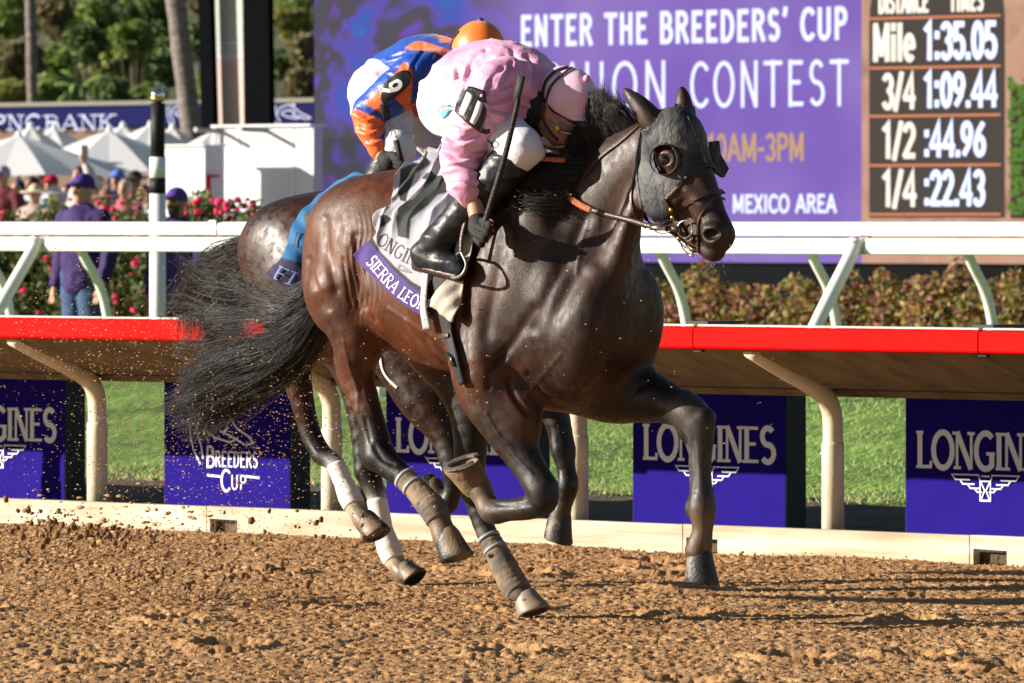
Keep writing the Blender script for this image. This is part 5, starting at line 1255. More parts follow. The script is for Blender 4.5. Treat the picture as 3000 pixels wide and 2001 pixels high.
# dirt thrown up by the hooves
def spray(n, area, b, r, seed, pw=2.5):
    g = np.random.default_rng(seed); out = []; rr = []
    while len(out) < n:
        x, y = g.uniform(area[0], area[2]), g.uniform(area[1], area[3]); cxp, cyp, sx, sy = area[4:8]
        if g.random() < math.exp(-((x-cxp)/sx)**2-((y-cyp)/sy)**2): out.append(F1.l(x, y, g.uniform(*b))); rr.append(r[0]+(r[1]-r[0])*g.random()**pw)
    return np.array(out), np.array(rr)
A = [spray(3600, (0, 850, 1350, 1560, 620, 1260, 420, 220), (-1.3, .5), (.0010, .0038), 1, 2.5), spray(900, (0, 600, 1000, 1100, 300, 1000, 260, 250), (-1.3, .5), (.0010, .0032), 2, 2),
     spray(900, (0, 1380, 1000, 1760, 350, 1620, 260, 120), (-.4, .5), (.002, .011), 3, 3), spray(160, (1000, 500, 2300, 1300, 1600, 900, 700, 400), (.2, .6), (.001, .0035), 4)]
A.append(spray(6000, (0, 1480, 1100, 1800, 520, 1640, 330, 110), (-.5, .5), (.0007, .0024), 9, 2))
C = np.concatenate([a[0] for a in A]); R = np.concatenate([a[1] for a in A])
st = np.stack([1.0+1.6*rng.random(len(R)), np.ones(len(R)), .55+.4*rng.random(len(R))], 1)
v, f = lumps(C, R, st); dd = mesh('flying_dirt', F1.w(v), f, M_clod, None, False, kind='stuff', label='specks and clods of dirt kicked up behind the horses', cat='dirt')
g = np.random.default_rng(8); C = []; R = []
for (x, y, s, k) in [(140, 1530, 50, 80), (300, 1565, 36, 70), (450, 1680, 30, 60), (420, 1590, 60, 40), (650, 1740, 130, 90), (180, 1560, 50, 40), (1000, 1560, 60, 14), (760, 1600, 120, 40), (60, 1600, 60, 14), (250, 1700, 100, 18)]:
    for _ in range(k):
        C.append(F1.l(x+g.normal()*s, y+g.normal()*s*.5, g.uniform(-.2, .4))); R.append(.003+.013*g.random()**2.5)
v, f = lumps(np.array(C), np.array(R), None); mesh('flying_clods', F1.w(v), f, material('shadow_side_clod', (.13, .068, .030), .95, color2=(.24, .13, .06), scale=20), None, False, kind='stuff', label='bigger dark clods of dirt in the air low at the left', cat='dirt')  # dark brown paints the clods' shadow side into their colour

# turf behind the rail
M_turf = material('turf', (.095, .175, .022), .9, color2=(.17, .27, .045), scale=2.2, bump=.8, bscale=24, fac_ramp=(.3, .7), detail=8, var=.25, bdist=.05, stretch=(1, .35, 1))
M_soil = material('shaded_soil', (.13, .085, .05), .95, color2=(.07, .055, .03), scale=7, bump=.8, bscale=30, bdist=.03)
def strip(name, y0, y1, z0, z1, mat, nxs=200, nys=20, amp=.02, x0=-9, x1=9, **kw):
    X, Y = np.meshgrid(np.linspace(x0, x1, nxs), np.linspace(y0, y1, nys)); t = (Y-y0)/(y1-y0)
    Z = z0+(z1-z0)*t+(fbm(X*3, Y*3, None, 3)-.45)*amp*2; Vv = np.stack([X, Y, Z], -1).reshape(-1, 3)
    i = (np.arange(nys-1)[:, None]*nxs+np.arange(nxs-1)[None]).ravel()
    o = mesh(name, Vv, np.stack([i, i+1, i+nxs+1, i+nxs], 1), mat, None, True, **kw); o.location = tuple(K0.o); o.rotation_euler = (0, 0, ROT); return o
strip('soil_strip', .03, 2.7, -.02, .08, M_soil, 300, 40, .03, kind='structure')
X, Y = np.meshgrid(np.linspace(-30, 14, 260), np.concatenate([np.linspace(2.6, 18, 220), np.linspace(18.3, 60, 30)]))
bump_ = lambda y: np.where(y < 8.3, .06+.44*np.clip((y-2.6)/5.7, 0, 1)**1.1, .50*np.exp(-((y-8.3)/2.4)**2)+.0)
Z = .02+bump_(Y)+(fbm(X*3, Y*3, None, 3)-.45)*.05; i = (np.arange(249)[:, None]*260+np.arange(259)[None]).ravel()
o = mesh('turf_course', np.stack([X, Y, Z], -1).reshape(-1, 3), np.stack([i, i+1, i+261, i+260], 1), M_turf, None, True, kind='structure'); o.location = tuple(K0.o); o.rotation_euler = (0, 0, ROT)
M_blade = material('grass_blade', rough=.7, attr=True, sheen=.1)
n = 30000; x = rng.uniform(-5.5, 5, n); y = 2.3+9*rng.random(n)**1.6; z = .02+bump_(y)
edge = rng.random(n) < np.clip((y-2.25)/.5, 0, 1); x, y, z = x[edge], y[edge], z[edge]; n = len(x)
hgt = .010+.026*rng.random(n); ln = rng.normal(0, .02, (n, 2)); w = .004
Vb = np.stack([np.stack([x-w, y, z], 1), np.stack([x+w, y, z], 1), np.stack([x+ln[:, 0], y+ln[:, 1], z+hgt], 1)], 1)
c = np.array([.13, .23, .035])*(.6+.9*rng.random((n, 1))); dry = rng.random(n) < np.clip(.8-(y-2.3)*.7, .06, 1); c[dry] = np.array([.34, .27, .11])*(.6+.7*rng.random((dry.sum(), 1)))
gr = mesh('grass', Vb.reshape(-1, 3), np.arange(3*n).reshape(-1, 3), M_blade, None, False, np.repeat(c, 3, 0), kind='stuff', label='short green turf with a few dry tufts behind the banners', cat='grass')
gr.location = tuple(K0.o); gr.rotation_euler = (0, 0, ROT)

# ------------------------------------------------------------------ kerb boards
def kx(px, y=0, fr=K0): return fr.l(px, 1500, -y)[0]
M_timber = material('pale_painted_timber', (.40, .31, .20), .8, color2=(.62, .54, .42), scale=5, detail=9, bump=.5, bscale=16, var=.12, stretch=(.25, 1, 3), bdist=.01)
kb = fr_empty('timber_kerb', K0, 'pale wooden kerb boards along the edge of the dirt under the rail', 'kerb')
cuts = [kx(p) for p in (600, 1990, 2835)]; js = sorted([kx(p) for p in (-900, -150, 605, 1320, 2000, 2840, 3300)])
for a, b in zip(js[:-1], js[1:]):
    P_ = [(a+.003, -.08)]
    for c_ in cuts:
        if a <= c_ < b-.02 or abs(c_-a) < .03:
            c_ = max(c_, a+.02); P_ += [(c_, -.08), (c_, .038), (c_+.175, .034), (c_+.175, -.08)]
    P_ += [(b-.003, -.08), (b-.003, .092), (a+.003, .094)]
    MB().prism(P_, 1, .0, .045).obj('board', M_timber, kb)
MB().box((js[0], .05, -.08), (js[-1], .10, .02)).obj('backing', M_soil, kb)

# ------------------------------------------------------------------ safety rail: posts, sloping cover, red lip
M_crm = material('cream_painted_steel', (.60, .52, .38), .45, color2=(.70, .64, .50), scale=6, bump=.15, bscale=40, var=.1)
M_red = material('red_plastic', (.68, .002, .001), .6, spec=.04, color2=(.52, .006, .004), scale=3, fac_ramp=(.3, .8), bump=.05, bscale=30, detail=6)
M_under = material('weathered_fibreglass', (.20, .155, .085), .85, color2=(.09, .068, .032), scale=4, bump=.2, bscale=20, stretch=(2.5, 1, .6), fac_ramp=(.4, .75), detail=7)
M_top = material('white_rail_top', (.78, .77, .72), .5, var=.06, scale=5)
M_joint = material('dark_joint', (.03, .028, .025), .7)
sr = fr_empty('safety_rail', K0, 'running rail with bright red lip and curved cream posts leaning over the track', 'rail')
xj = [kx(2037, -.48), kx(2872, -.48)]; dl = xj[1]-xj[0]; segs = [xj[0]+dl*k for k in range(-6, 3)]
prof = [(-.462, .868), (-.40, .835), (-.20, .765), (0, .708), (.08, .690), (.11, .688), (.125, .672), (.155, .668), (.165, .655), (.20, .652), (.215, .67), (.225, .945), (-.45, .958)]
for a, b in zip(segs[:-1], segs[1:]):
    q = [(-.492, .866), (-.470, .860), (-.464, .872), (-.464, .950), (-.475, .957), (-.492, .950), (-.497, .94), (-.497, .874)]
    MB().prism(q, 0, a+.004, b-.004).obj('red_lip', M_red, sr)
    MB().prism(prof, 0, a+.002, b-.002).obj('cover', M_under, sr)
    MB().box((a+.002, .095, .683), (b-.002, .115, .692)).obj('dark_seam', M_joint, sr)
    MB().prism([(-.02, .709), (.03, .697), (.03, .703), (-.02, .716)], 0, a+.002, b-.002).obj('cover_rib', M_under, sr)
    M_ = MB(); M_.prism([(-.478, .960), (.22, .949), (.22, .955), (-.47, .968), (-.48, .966)], 0, a+.012, b-.012); M_.obj('top_strip', M_top, sr)
    J = MB(); J.box((b-.006, -.488, .868), (b+.006, -.470, .945)); J.box((b-.02, -.47, .852), (b+.02, -.44, .862))
    J.box((b-.05, -.46, .968), (b+.05, -.20, .980)); J.obj('joint', M_joint, sr)
for p in (-440, 285, 972, 1692, 2440, 3340):
    x0 = kx(p, .12); pts = catmull([(x0, .12, -.05), (x0, .12, .30), (x0, .12, .52), (x0, .108, .60), (x0, .055, .665), (x0, -.06, .72), (x0, -.25, .795), (x0, -.43, .868)], 5)
    o = MB().tube(pts, .043, 16).obj('post', M_crm, sr, True)
    MB().lathe([(.044, 0), (.0485, .001), (.0485, .49), (.046, .50), (.043, .501)], (x0, .12, -.04), 16).obj('collar', M_crm, o, True)
    MB().lathe([(.004, 0), (.008, .001), (.008, .012), (.004, .013)], (x0-.045, .11, .41), 8, M=Matrix.Rotation(math.radians(-90), 3, 'Y')).obj('bolt', M_alu, o)

# ------------------------------------------------------------------ banner boxes
M_purple = material('purple_banner_vinyl', (.016, .008, .185), .75, spec=.03, var=.10, scale=5, bump=.04, bscale=600)
M_black_v = material('black_banner_side', (.012, .012, .016), .7)
M_print = material('white_banner_print', (.80, .80, .84), .5)
M_plinth = material('grey_foam_base', (.20, .20, .19), .9)
YB = .80; W4 = kx(2303, YB)-kx(1853, YB)
def plane_text(fr, y, text, px0, px1, pyb, hpx, mat, parent, w=.13, serif=False, so=None, lift=.004, name='lettering', cap=.3, sp=.1):
    a0 = fr.l(px0, pyb, -y); a1 = fr.l(px1, pyb, -y)[0]; h = fr.l(px0, pyb-hpx, -y)[2]-a0[2]
    fm = lambda u, v, l: (a0[0]+u, y-lift-l, a0[2]+v)
    o = lettering(text, fm, a1-a0[0], h, w, sp, serif, stroke_only=so, cap=cap) if so is None else None
    if so is not None:
        Wd, S_ = so; sc = (a1-a0[0]); fm = lambda u, v, l: (a0[0]+u, y-lift-l, a0[2]+v)
        o = lettering('', fm, sc, h, w, stroke_only=(Wd, S_), cap=cap)
    return o.obj(name, mat, parent)
def shift(S_, dx): return S_[0]*2, [(w, [(a+dx, b) for a, b in p]) for w, p in S_[1]]
EM = shift(emblem(), 1.0)
def horse_head(w=.8):
    """open line drawing of a horse's head and wreath"""
    S_ = [(w, [(.02, .9), (.03, .45), (.08, .15), (.18, -.1)]), (w, [(.10, .95), (.12, .5), (.2, .2), (.22, .0)]), (w, [(.12, .5), (.22, .85), (.42, .98), (.55, .85), (.72, .55), (.9, .4), (.96, .3), (.86, .26)]),
          (w, arc(.42, .58, .16, .12, 200, -60, 10)+[(.62, .42), (.84, .26)]), (w, [(.24, .52), (.4, .38), (.5, .34), (.62, .3), (.74, .38)]), (w, [(.55, .85), (.58, 1.02), (.48, .96)])]
    return 1., S_
def banner(px, kind, label, wd=W4):
    x0 = kx(190, YB)-wd if px < 0 else kx(px, YB); b = empty('banner_box', tuple(K0.w([x0, YB, .04])), ROT, label, 'banner', 'sponsor banner boxes behind the rail')
    bo = K0.w([x0, YB, .04]); fb = Frame(*bo)
    MB().box((0, .003, .0), (wd, .14, .84)).obj('box', M_black_v, b)
    MB().box((.004, 0, .0), (wd-.004, .003, .84)).obj('printed_face', M_purple, b)
    MB().box((-.03, -.02, -.04), (wd+.01, .15, -.002)).obj('base', M_plinth, b)
    return b, fb
def longines(b, fb, wd=W4):
    fm = lambda u, v, l: (.075*wd+u, -.003-l, .292+v)
    lettering('LONGINES', fm, wd*.86, .160, .165, .02, True, .24, cap=0).obj('lettering', M_print, b)
    fm = lambda u, v, l: (.285*wd+u, -.003-l, .155+v); lettering('', fm, wd*.42, .118, .085, stroke_only=EM, cap=.2).obj('emblem', M_print, b)
for px, lab in ((-285, 'purple banner box cut off by the left edge of the photo'), (1130, 'purple banner box seen between the horses\' legs'),
                (1853, 'purple banner box behind the reaching foreleg of the leading horse'), (2652, 'purple banner box at the right edge of the photo')):
    b, fb = banner(px, 0, lab); longines(b, fb)
w2 = kx(850, YB)-kx(480, YB); b, fb = banner(480, 1, 'purple banner box with a horse head logo, left of the galloping horses', w2)
def bz(py, px=665): return K0.l(px, py, -YB)[2]-.04
def bx_(px): return kx(px, YB)-kx(480, YB)
for t, p0, p1, yb, yt in (('B', 605, 630, 1371, 1308), ("REEDERS'", 632, 765, 1368, 1322), ('C', 648, 676, 1440, 1376), ('UP', 678, 722, 1433, 1391)):
    fm = lambda u, v, l, a=bx_(p0), z=bz(yb): (a+u, -.003-l, z+v)
    lettering(t, fm, bx_(p1)-bx_(p0), bz(yt)-bz(yb), .115, .14, False, cap=.2).obj('lettering', M_print, b)
for p0, p1 in ((608, 648), (722, 762)): MB().add([(bx_(p0), -.004, bz(1397)), (bx_(p1), -.004, bz(1400)), (bx_(p1), -.004, bz(1394)), (bx_(p0), -.004, bz(1390))], [(0, 1, 2, 3)]).obj('underline', M_print, b)
fm = lambda u, v, l: (bx_(552)+u, -.003-l, bz(1345)+v); lettering('', fm, bx_(752)-bx_(552), bz(1180)-bz(1345), .045, stroke_only=horse_head(), cap=.2).obj('horse_head_logo', M_print, b)
# ------------------------------------------------------------------ white rail beyond the turf
W0 = Frame(0, 40.0)
M_wpaint = material('white_painted_steel', (.80, .80, .78), .5, color2=(.66, .64, .58), fac_ramp=(.5, .8), detail=8, scale=6, bump=.05, bscale=20)
wr = fr_empty('white_rail', W0, 'white double beam course rail with slanting struts beyond the turf', 'rail')
def wxp(px, y=0): return W0.l(px, 800, -y)[0]
jn = [wxp(p) for p in (-1200, 145, 1340, 2545, 3600)]
for a, b in zip(jn[:-1], jn[1:]):
    top = [(.0, 1.395), (-.035, 1.400), (-.06, 1.39), (-.066, 1.36), (-.06, 1.325), (-.02, 1.318), (.0, 1.325)]
    MB().prism(top, 0, a+.006, b-.006).obj('top_beam', M_wpaint, wr)
    low = [(.02, 1.305), (-.05, 1.308), (-.082, 1.298), (-.086, 1.25), (-.078, 1.222), (-.03, 1.216), (.02, 1.222)]
    MB().prism(low, 0, a+.03, b-.006).obj('lower_beam', M_wpaint, wr)
    MB().box((a-.03, -.04, 1.22), (a+.028, -.01, 1.32)).obj('bracket', material('rusty_bracket', (.30, .24, .17), .8) if a == jn[0] else bpy.data.materials['rusty_bracket'], wr)
    pts = catmull([(a-.02, -.09, 1.30), (a-.02, -.13, 1.22), (a-.02, -.42, .86), (a-.02, -.60, .60), (a-.02, -.66, .40), (a-.02, -.66, -.05)], 5)
    MB().tube(pts, .040, 14).obj('strut', M_wpaint, wr, True)
s_ = (wxp(2830)-wxp(1930))/2; xs = [wxp(1930)+s_*k for k in range(-6, 5)]+[wxp(232), wxp(-215)]
for x_ in xs:
    if wxp(232)+.2 < x_ < wxp(1300): continue
    MB().tube(catmull([(x_, .0, 1.24), (x_, .06, 1.16), (x_, .17, 1.02), (x_, .235, .86), (x_, .25, .68), (x_, .25, -.05)], 5), .030, 12).obj('rear_post', M_wpaint, wr, True)
MB().box((wxp(645)-.03, -.07, 1.325), (wxp(645)+.03, -.03, 1.41)).obj('clamp', M_alu, wr)

# ------------------------------------------------------------------ striped distance pole
pw = wpt(462, 650, 44); sp_ = empty('distance_pole', (pw[0], 44, 0), 0, 'tall black and white striped distance pole topped with a gold and silver ball', 'pole')
zz = lambda py: EYE-(py-HZN)/FPX*44
M_pw, M_pb = material('white_gloss_pole', (.80, .82, .84), .5), material('black_gloss_pole', (.012, .012, .015), .6, spec=.3)
for z0, z1, m_, r_ in ((0, zz(567), M_pw, .052), (zz(567), zz(521), M_pb, .053), (zz(521), zz(460), M_pw, .052), (zz(460), zz(302), M_pb, .046)):
    MB().lathe([(r_, z0), (r_, z1)], n=20).obj('black_band' if m_ is M_pb else 'white_band', m_, sp_, True)
MB().ball((0, 0, zz(279)), .047, 20).obj('ball', material('silver_ball', (.85, .84, .80), .12, metal=1), sp_, True)
MB().lathe([(.02, zz(302)), (.046, zz(296)), (.0475, zz(284)), (.040, zz(280))], n=20).obj('gold_cup', M_brass, sp_, True)

# ------------------------------------------------------------------ foliage
M_leaf = translucent(material('leaf', rough=.6, attr=True, spec=.3), .35)
def leaves(name, C, size, pal, parent, g, up=.35, jit=.45, **kw):
    n = len(C); a = g.normal(size=(n, 3)); a[:, 2] *= .7; a /= np.linalg.norm(a, axis=1)[:, None]
    r = g.normal(size=(n, 3)); b = np.cross(a, r); b /= np.linalg.norm(b, axis=1)[:, None]
    s = size*(.6+.8*g.random(n))[:, None]; k = .55
    Q = np.stack([C-a*s, C-b*s*k, C+a*s, C+b*s*k], 1).reshape(-1, 3)
    pal = np.array(pal); c = pal[g.integers(0, len(pal), n)]*(1-jit/2+jit*g.random((n, 1)))
    return mesh(name, Q, np.arange(4*n).reshape(-1, 4), M_leaf, parent, False, np.repeat(c, 4, 0), kind='stuff', **kw)
def blob(g, c, r, n, inner=.55):
    d = g.normal(size=(n, 3)); d /= np.linalg.norm(d, axis=1)[:, None]
    return np.array(c)+d*np.array(r)*(inner+(1-inner)*g.random((n, 1))**.5)
M_bark = material('bark', (.16, .12, .09), .9, color2=(.26, .22, .17), scale=12, bump=.6, bscale=30)
def shrub(name, loc, r, h, n, size, pal, label, group, cat, seed, lobes=6, flowers=None, stems=3):
    g = np.random.default_rng(seed); e = empty(name, tuple(loc), 0, label, cat, group)
    C = []
    for _ in range(lobes):
        c = (g.uniform(-.6, .6)*r[0], g.uniform(-.6, .6)*r[1], h*(.35+.5*g.random())); C.append(blob(g, c, (r[0]*.55, r[1]*.6, h*.30), n//lobes))
    C.append(blob(g, (0, 0, h*.5), (r[0], r[1], h*.48), n//3, .8)); C = np.concatenate(C); C = C[C[:, 2] > .03]
    leaves('foliage', C, size, pal, e, g)
    M_ = MB()
    for _ in range(stems):
        x, y = g.uniform(-.4, .4)*r[0], g.uniform(-.4, .4)*r[1]; M_.tube([(x*.5, y*.5, -.05), (x, y, h*.35), (x*1.5, y*1.5, h*.75)], [.018, .013, .006], 5)
    M_.obj('stem', M_bark, e)
    if flowers:
        cnt, fp = flowers; c = blob(g, (0, -r[1]*.25, h*.62), (r[0]*.95, r[1]*.95, h*.47), cnt*2, .9); c = c[c[:, 2] > .2]
        o = MB()
        for q in c:
            s = .02+.022*g.random()
            o.ball(q, (s, s, s*.7), 6)
        o.obj('blossom', fp, e)
    return e
ORD = 'first second third fourth fifth sixth seventh eighth ninth tenth eleventh twelfth thirteenth fourteenth fifteenth sixteenth seventeenth eighteenth nineteenth twentieth'.split()
# clipped hedge of reddish shrubs under the screen
HG = Frame(0, 58); pal_r = [(.34, .14, .10), (.42, .20, .10), (.26, .28, .07), (.36, .25, .09), (.12, .15, .05), (.44, .30, .08), (.32, .14, .13)]
hx0 = HG.l(1700, 900, 0)[0]; k = 0; x_ = hx0
while True:
    w_ = .21+.06*R_.random(); p = HG.w([x_, 0, 0]); px_ = HG.px(np.array([x_, 0, 1.]))[0]
    if px_ > 3150: break
    shrub('hedge_shrub', (p[0], p[1], 0), (w_*1.15, .36), .91+.09*R_.random(), 1700, .030, pal_r if R_.random() < .6 else pal_r[2:], 'clipped reddish green shrub, '+ORD[k]+' from the left in the hedge under the screen',
          'shrubs of the clipped hedge under the screen', 'shrub', 100+k, 5)
    x_ += w_*1.6; k += 1
# rose bushes at the left
M_rose = material('crimson_rose', (.75, .008, .10), .6, var=.3, scale=40)
RS = Frame(-1.6, 56.5); pal_g = [(.07, .13, .035), (.11, .18, .05), (.16, .22, .09), (.08, .10, .035), (.20, .16, .07)]; k = 0
for px_, yy, h, fl in ((-20, 0, 1.50, 8), (90, .15, 1.55, 6), (185, .3, 1.60, 16), (275, .35, 1.55, 26), (360, .2, 1.66, 30), (440, .5, 1.5, 16), (520, .3, 1.6, 20), (610, .25, 1.62, 90), (700, .3, 1.60, 90), (790, .3, 1.5, 24), (870, .4, 1.45, 14)):
    q = RS.l(px_, 900, -yy); p = RS.w([q[0], yy, 0])
    shrub('rose_bush', (p[0], p[1], 0), (.42, .34), h*.92, 2800, .034, pal_g, 'crimson flowering rose bush, '+ORD[k]+' from the left in the row behind the white rail', 'rose bushes behind the white rail', 'rose bush', 200+k, 8, (fl, M_rose), 5); k += 1
M_sand = material('sandy_bed', (.46, .34, .18), .95, color2=(.34, .25, .14), scale=3, bump=.4, bscale=20)
X, Y = np.meshgrid(np.linspace(-6, 3, 60), np.linspace(-1.6, 1.5, 16)); Z = -.05+.32*np.exp(-((Y-.3)/.9)**2)*(.6+.8*fbm(X*.9, Y, None, 2))
i = (np.arange(15)[:, None]*60+np.arange(59)[None]).ravel()
o = mesh('flower_bed', np.stack([X, Y, Z], -1).reshape(-1, 3), np.stack([i, i+1, i+61, i+60], 1), M_sand, None, True, kind='structure'); o.location = tuple(RS.o); o.rotation_euler = (0, 0, ROT)

# ------------------------------------------------------------------ people in the background
SK = [(.50, .27, .18), (.42, .21, .13), (.30, .15, .09), (.55, .32, .22)]
M_cl = material('clothing', rough=.85, attr=True, bump=.3, bscale=12, bdist=.02)
def figure(loc, face, h, top, legs, hat, skin, label, group, cat='person', arms='down', hair=(.03, .02, .015), hatc=None, seed=0, detail=.016, beard=False):
    """standing person; +x of the figure is where it looks"""
    e = empty('person', tuple(loc), face, label, cat, group); s = h/1.78; fr = Frame(0, 0)
    B = Body(); H = 1.645*s
    B.ell((.01, 0, H), (.092*s, .072*s, .115*s), (0, 0, 0), .02, skin); B.cone((.035*s, 0, H-.06*s), (.05*s, 0, H-.085*s), .05*s, .035*s, .02, skin)
    B.cone((.095*s, 0, H+.0), (.112*s, 0, H-.025*s), .012, .016, .012, skin)
    for y in (1, -1):
        B.ell((.0, y*.074*s, H-.01), (.02, .012, .032), (0, 0, 0), .01, skin); B.ell((.088*s, y*.03*s, H+.015*s), (.014, .016, .009), (0, 0, 0), .004, (.03, .02, .02), sub=True)
    B.cut((.105*s, -.02, H-.055*s), (.105*s, .02, H-.055*s), .004, .004, .004)
    B.cone((0, 0, H-.08*s), (-.01, 0, 1.45*s), .052*s, .06*s, .03, skin)
    B.chain([(-.01, 0, 1.40*s), (0, 0, 1.2*s), (0, 0, .95*s)], [.10*s, .12*s, .12*s], .05, skin)
    arm = {}
    for y in (1, -1):
        sh = (-.01, y*.185*s, 1.40*s)
        if arms == 'up' and y == 1: el, wr_ = (.12, y*.30*s, 1.52*s), (.22, y*.20*s, 1.80*s)
        elif arms == 'front': el, wr_ = (.06, y*.26*s, 1.12*s), (.26, y*.10*s, 1.08*s)
        else: el, wr_ = (-.02, y*.25*s, 1.12*s), (.06, y*.24*s, .88*s)
        arm[y] = (sh, el, wr_); B.chain([sh, el, wr_], [.045*s, .036*s, .026*s], .03, skin)
        d = np.array(wr_)-np.array(el); d /= np.linalg.norm(d); w_ = np.array(wr_)
        B.cone(w_, w_+d*.07, .026*s, .032*s, .015, skin)
        for q in range(4): B.cone(w_+d*.07+np.array([.0, (q-1.5)*.017, 0]), w_+d*.135+np.array([.012, (q-1.5)*.016, -.01]), .010, .008, .004, skin)
        B.cone(w_+d*.03, w_+d*.08+np.array([.03, -y*.03, 0]), .012, .009, .006, skin)
        B.chain([(0, y*.09*s, .95*s), (.01, y*.10*s, .5*s), (-.01, y*.10*s, .08*s)], [.09*s, .06*s, .04*s], .04, skin); B.cone((-.03, y*.1*s, .04*s), (.14, y*.11*s, .03*s), .035, .03, .03, skin)
    lo, hi = (-.35, -.45, -.02), (.45, .45, 2.05)
    V_, Q_ = Solid(B, fr, lo, hi, detail).mesh_data(); c = B.color(V_, skin)
    if beard:
        m_ = (V_[:, 0] > .03) & (V_[:, 2] < H-.03*s) & (V_[:, 2] > H-.14*s); c[m_] = (.03, .022, .018)
    mesh('body', V_, Q_, M_skin, e, True, c)
    B = Body(); B.chain([(-.01, 0, 1.41*s), (0, 0, 1.25*s), (0, 0, .93*s)], [.125*s, .150*s, .155*s], .06, sy=1.15)
    for y in (1, -1):
        sh, el, wr_ = arm[y]; B.cone((0, 0, 1.40*s), sh, .10*s, .075*s, .05); B.chain([sh, el, tuple(np.array(wr_)*.9+np.array(el)*.1)], [.076*s, .066*s, .050*s], .03)
    S_ = Solid(B, fr, lo, hi, detail); V_, Q_ = S_.mesh_data(); V_ = folds(V_, S_.grad(V_), .012, (6, 6, 9), seed); mesh('jacket', V_, Q_, M_cl, e, True, np.tile(top, (len(V_), 1)))
    B = Body()
    for y in (1, -1): B.chain([(0, y*.08*s, .96*s), (.01, y*.095*s, .52*s), (-.01, y*.10*s, .10*s)], [.118*s, .082*s, .066*s], .03)
    S_ = Solid(B, fr, lo, hi, detail+.004); V_, Q_ = S_.mesh_data(); V_ = folds(V_, S_.grad(V_), .008, (7, 7, 12), seed+2); mesh('trousers', V_, Q_, M_cl, e, True, np.tile(legs, (len(V_), 1)))
    B = Body()
    if hat == 'cap':
        B.ell((-.005, 0, H+.04*s), (.105*s, .086*s, .092*s), (0, 0, 0), .01); B.ell((.115*s, 0, H+.045*s), (.075, .065, .012), (0, 8, 0), .015); B.ell((0, 0, H-.10), (.2, .2, .112), (0, 0, 0), .006, sub=True)
        B.ell((.07, 0, H-.03), (.07, .07, .066), (0, 0, 0), .006, sub=True)
    elif hat == 'brim':
        B.ell((-.005, 0, H+.06*s), (.098*s, .084*s, .085*s), (0, 0, 0), .01); B.ell((0, 0, H+.045*s), (.19, .17, .014), (0, 4, 0), .02)
    else:
        B.ell((-.02, 0, H+.03*s), (.098*s, .084*s, .105*s), (0, 0, 0), .01); B.ell((.075, 0, H-.045), (.075, .09, .085), (0, 0, 0), .01, sub=True)
    V_, Q_ = Solid(B, fr, (-.25, -.25, H-.2), (.3, .25, H+.25), .012).mesh_data()
    mesh({'cap': 'cap', 'brim': 'sun_hat'}.get(hat, 'hair'), V_, Q_, M_cl, e, True, np.tile(hatc or hair, (len(V_), 1)))
    return e, arm
def at(px, py, Y): return wpt(px, py, Y)
FACE = math.radians(-118)
p = at(243, 650, 54); e, _ = figure((p[0], 54, .02), math.radians(-128), 1.77, (.030, .009, .10), (.030, .075, .17), 'cap', SK[0], 'official in a purple jacket, purple cap and blue jeans standing left of the striped pole', 'officials in purple jackets', hatc=(.06, .02, .22), seed=3, detail=.012)
MB().box((.13, -.09, 1.30), (.15, -.05, 1.36)).obj('badge', M_inkw, e)
p = at(517, 650, 54); e, _ = figure((p[0], 54, .0), math.radians(-125), 1.68, (.035, .012, .15), (.02, .022, .05), 'cap', SK[2], 'bearded official in a purple jacket and purple cap right of the striped pole', 'officials in purple jackets', hatc=(.07, .03, .27), seed=5, detail=.012, beard=True)
tr = MB(); tw = Frame(-3.5, 78); tr.box((-8, -6, -.05), (12, 5, .30)); o = tr.obj('terrace', material('terrace_paving', (.35, .33, .30), .9), kind='structure'); o.location = tuple(tw.o); o.rotation_euler = (0, 0, ROT)
cr = [(8, 488, 76, 'cap', (.15, .02, .03), (.35, .33, .40), 'in a red cap at the left edge of the photo', 0), (52, 530, 78, 'hair', (.02, .03, .10), (.02, .03, .10), 'in a navy shirt beside the red capped spectator', 1),
      (92, 520, 79, 'hair', (.45, .60, .75), (.03, .02, .02), 'in a light blue shirt with dark hair', 2), (103, 545, 75, 'brim', (.40, .30, .26), (.70, .55, .40), 'in a straw hat low behind the roses', 3),
      (150, 515, 80, 'cap', (.60, .60, .62), (.45, .01, .03), 'in a crimson cap and white shirt', 1), (160, 550, 76, 'brim', (.62, .62, .60), (.60, .60, .58), 'in a white sun hat', 0),
      (232, 490, 79, 'hair', (.55, .50, .50), (.02, .015, .01), 'holding a phone high above the crowd', 1), (285, 520, 80, 'brim', (.40, .40, .50), (.55, .42, .28), 'in a tan hat and grey shirt', 3),
      (310, 560, 75, 'brim', (.45, .20, .16), (.30, .15, .10), 'in a brown hat low behind the roses', 2), (365, 530, 76, 'hair', (.45, .12, .16), (.38, .36, .35), 'with grey hair and a pinkish red shirt', 0),
      (395, 505, 80, 'brim', (.04, .05, .12), (.02, .02, .02), 'in a black hat and dark shirt beside the striped pole', 2), (420, 545, 77, 'hair', (.60, .58, .60), (.03, .02, .02), 'in a white shirt just left of the striped pole', 0),
      (195, 545, 81, 'hair', (.10, .10, .35), (.05, .03, .02), 'in a violet blue top between the hats', 3), (345, 500, 82, 'cap', (.05, .15, .55), (.10, .20, .60), 'in a blue cap behind the grey haired spectator', 1),
      (130, 500, 84, 'hair', (.35, .10, .10), (.10, .05, .03), 'far back in a rust coloured top', 2), (270, 545, 77, 'hair', (.50, .42, .38), (.20, .12, .06), 'with light brown hair and a beige top', 0)]
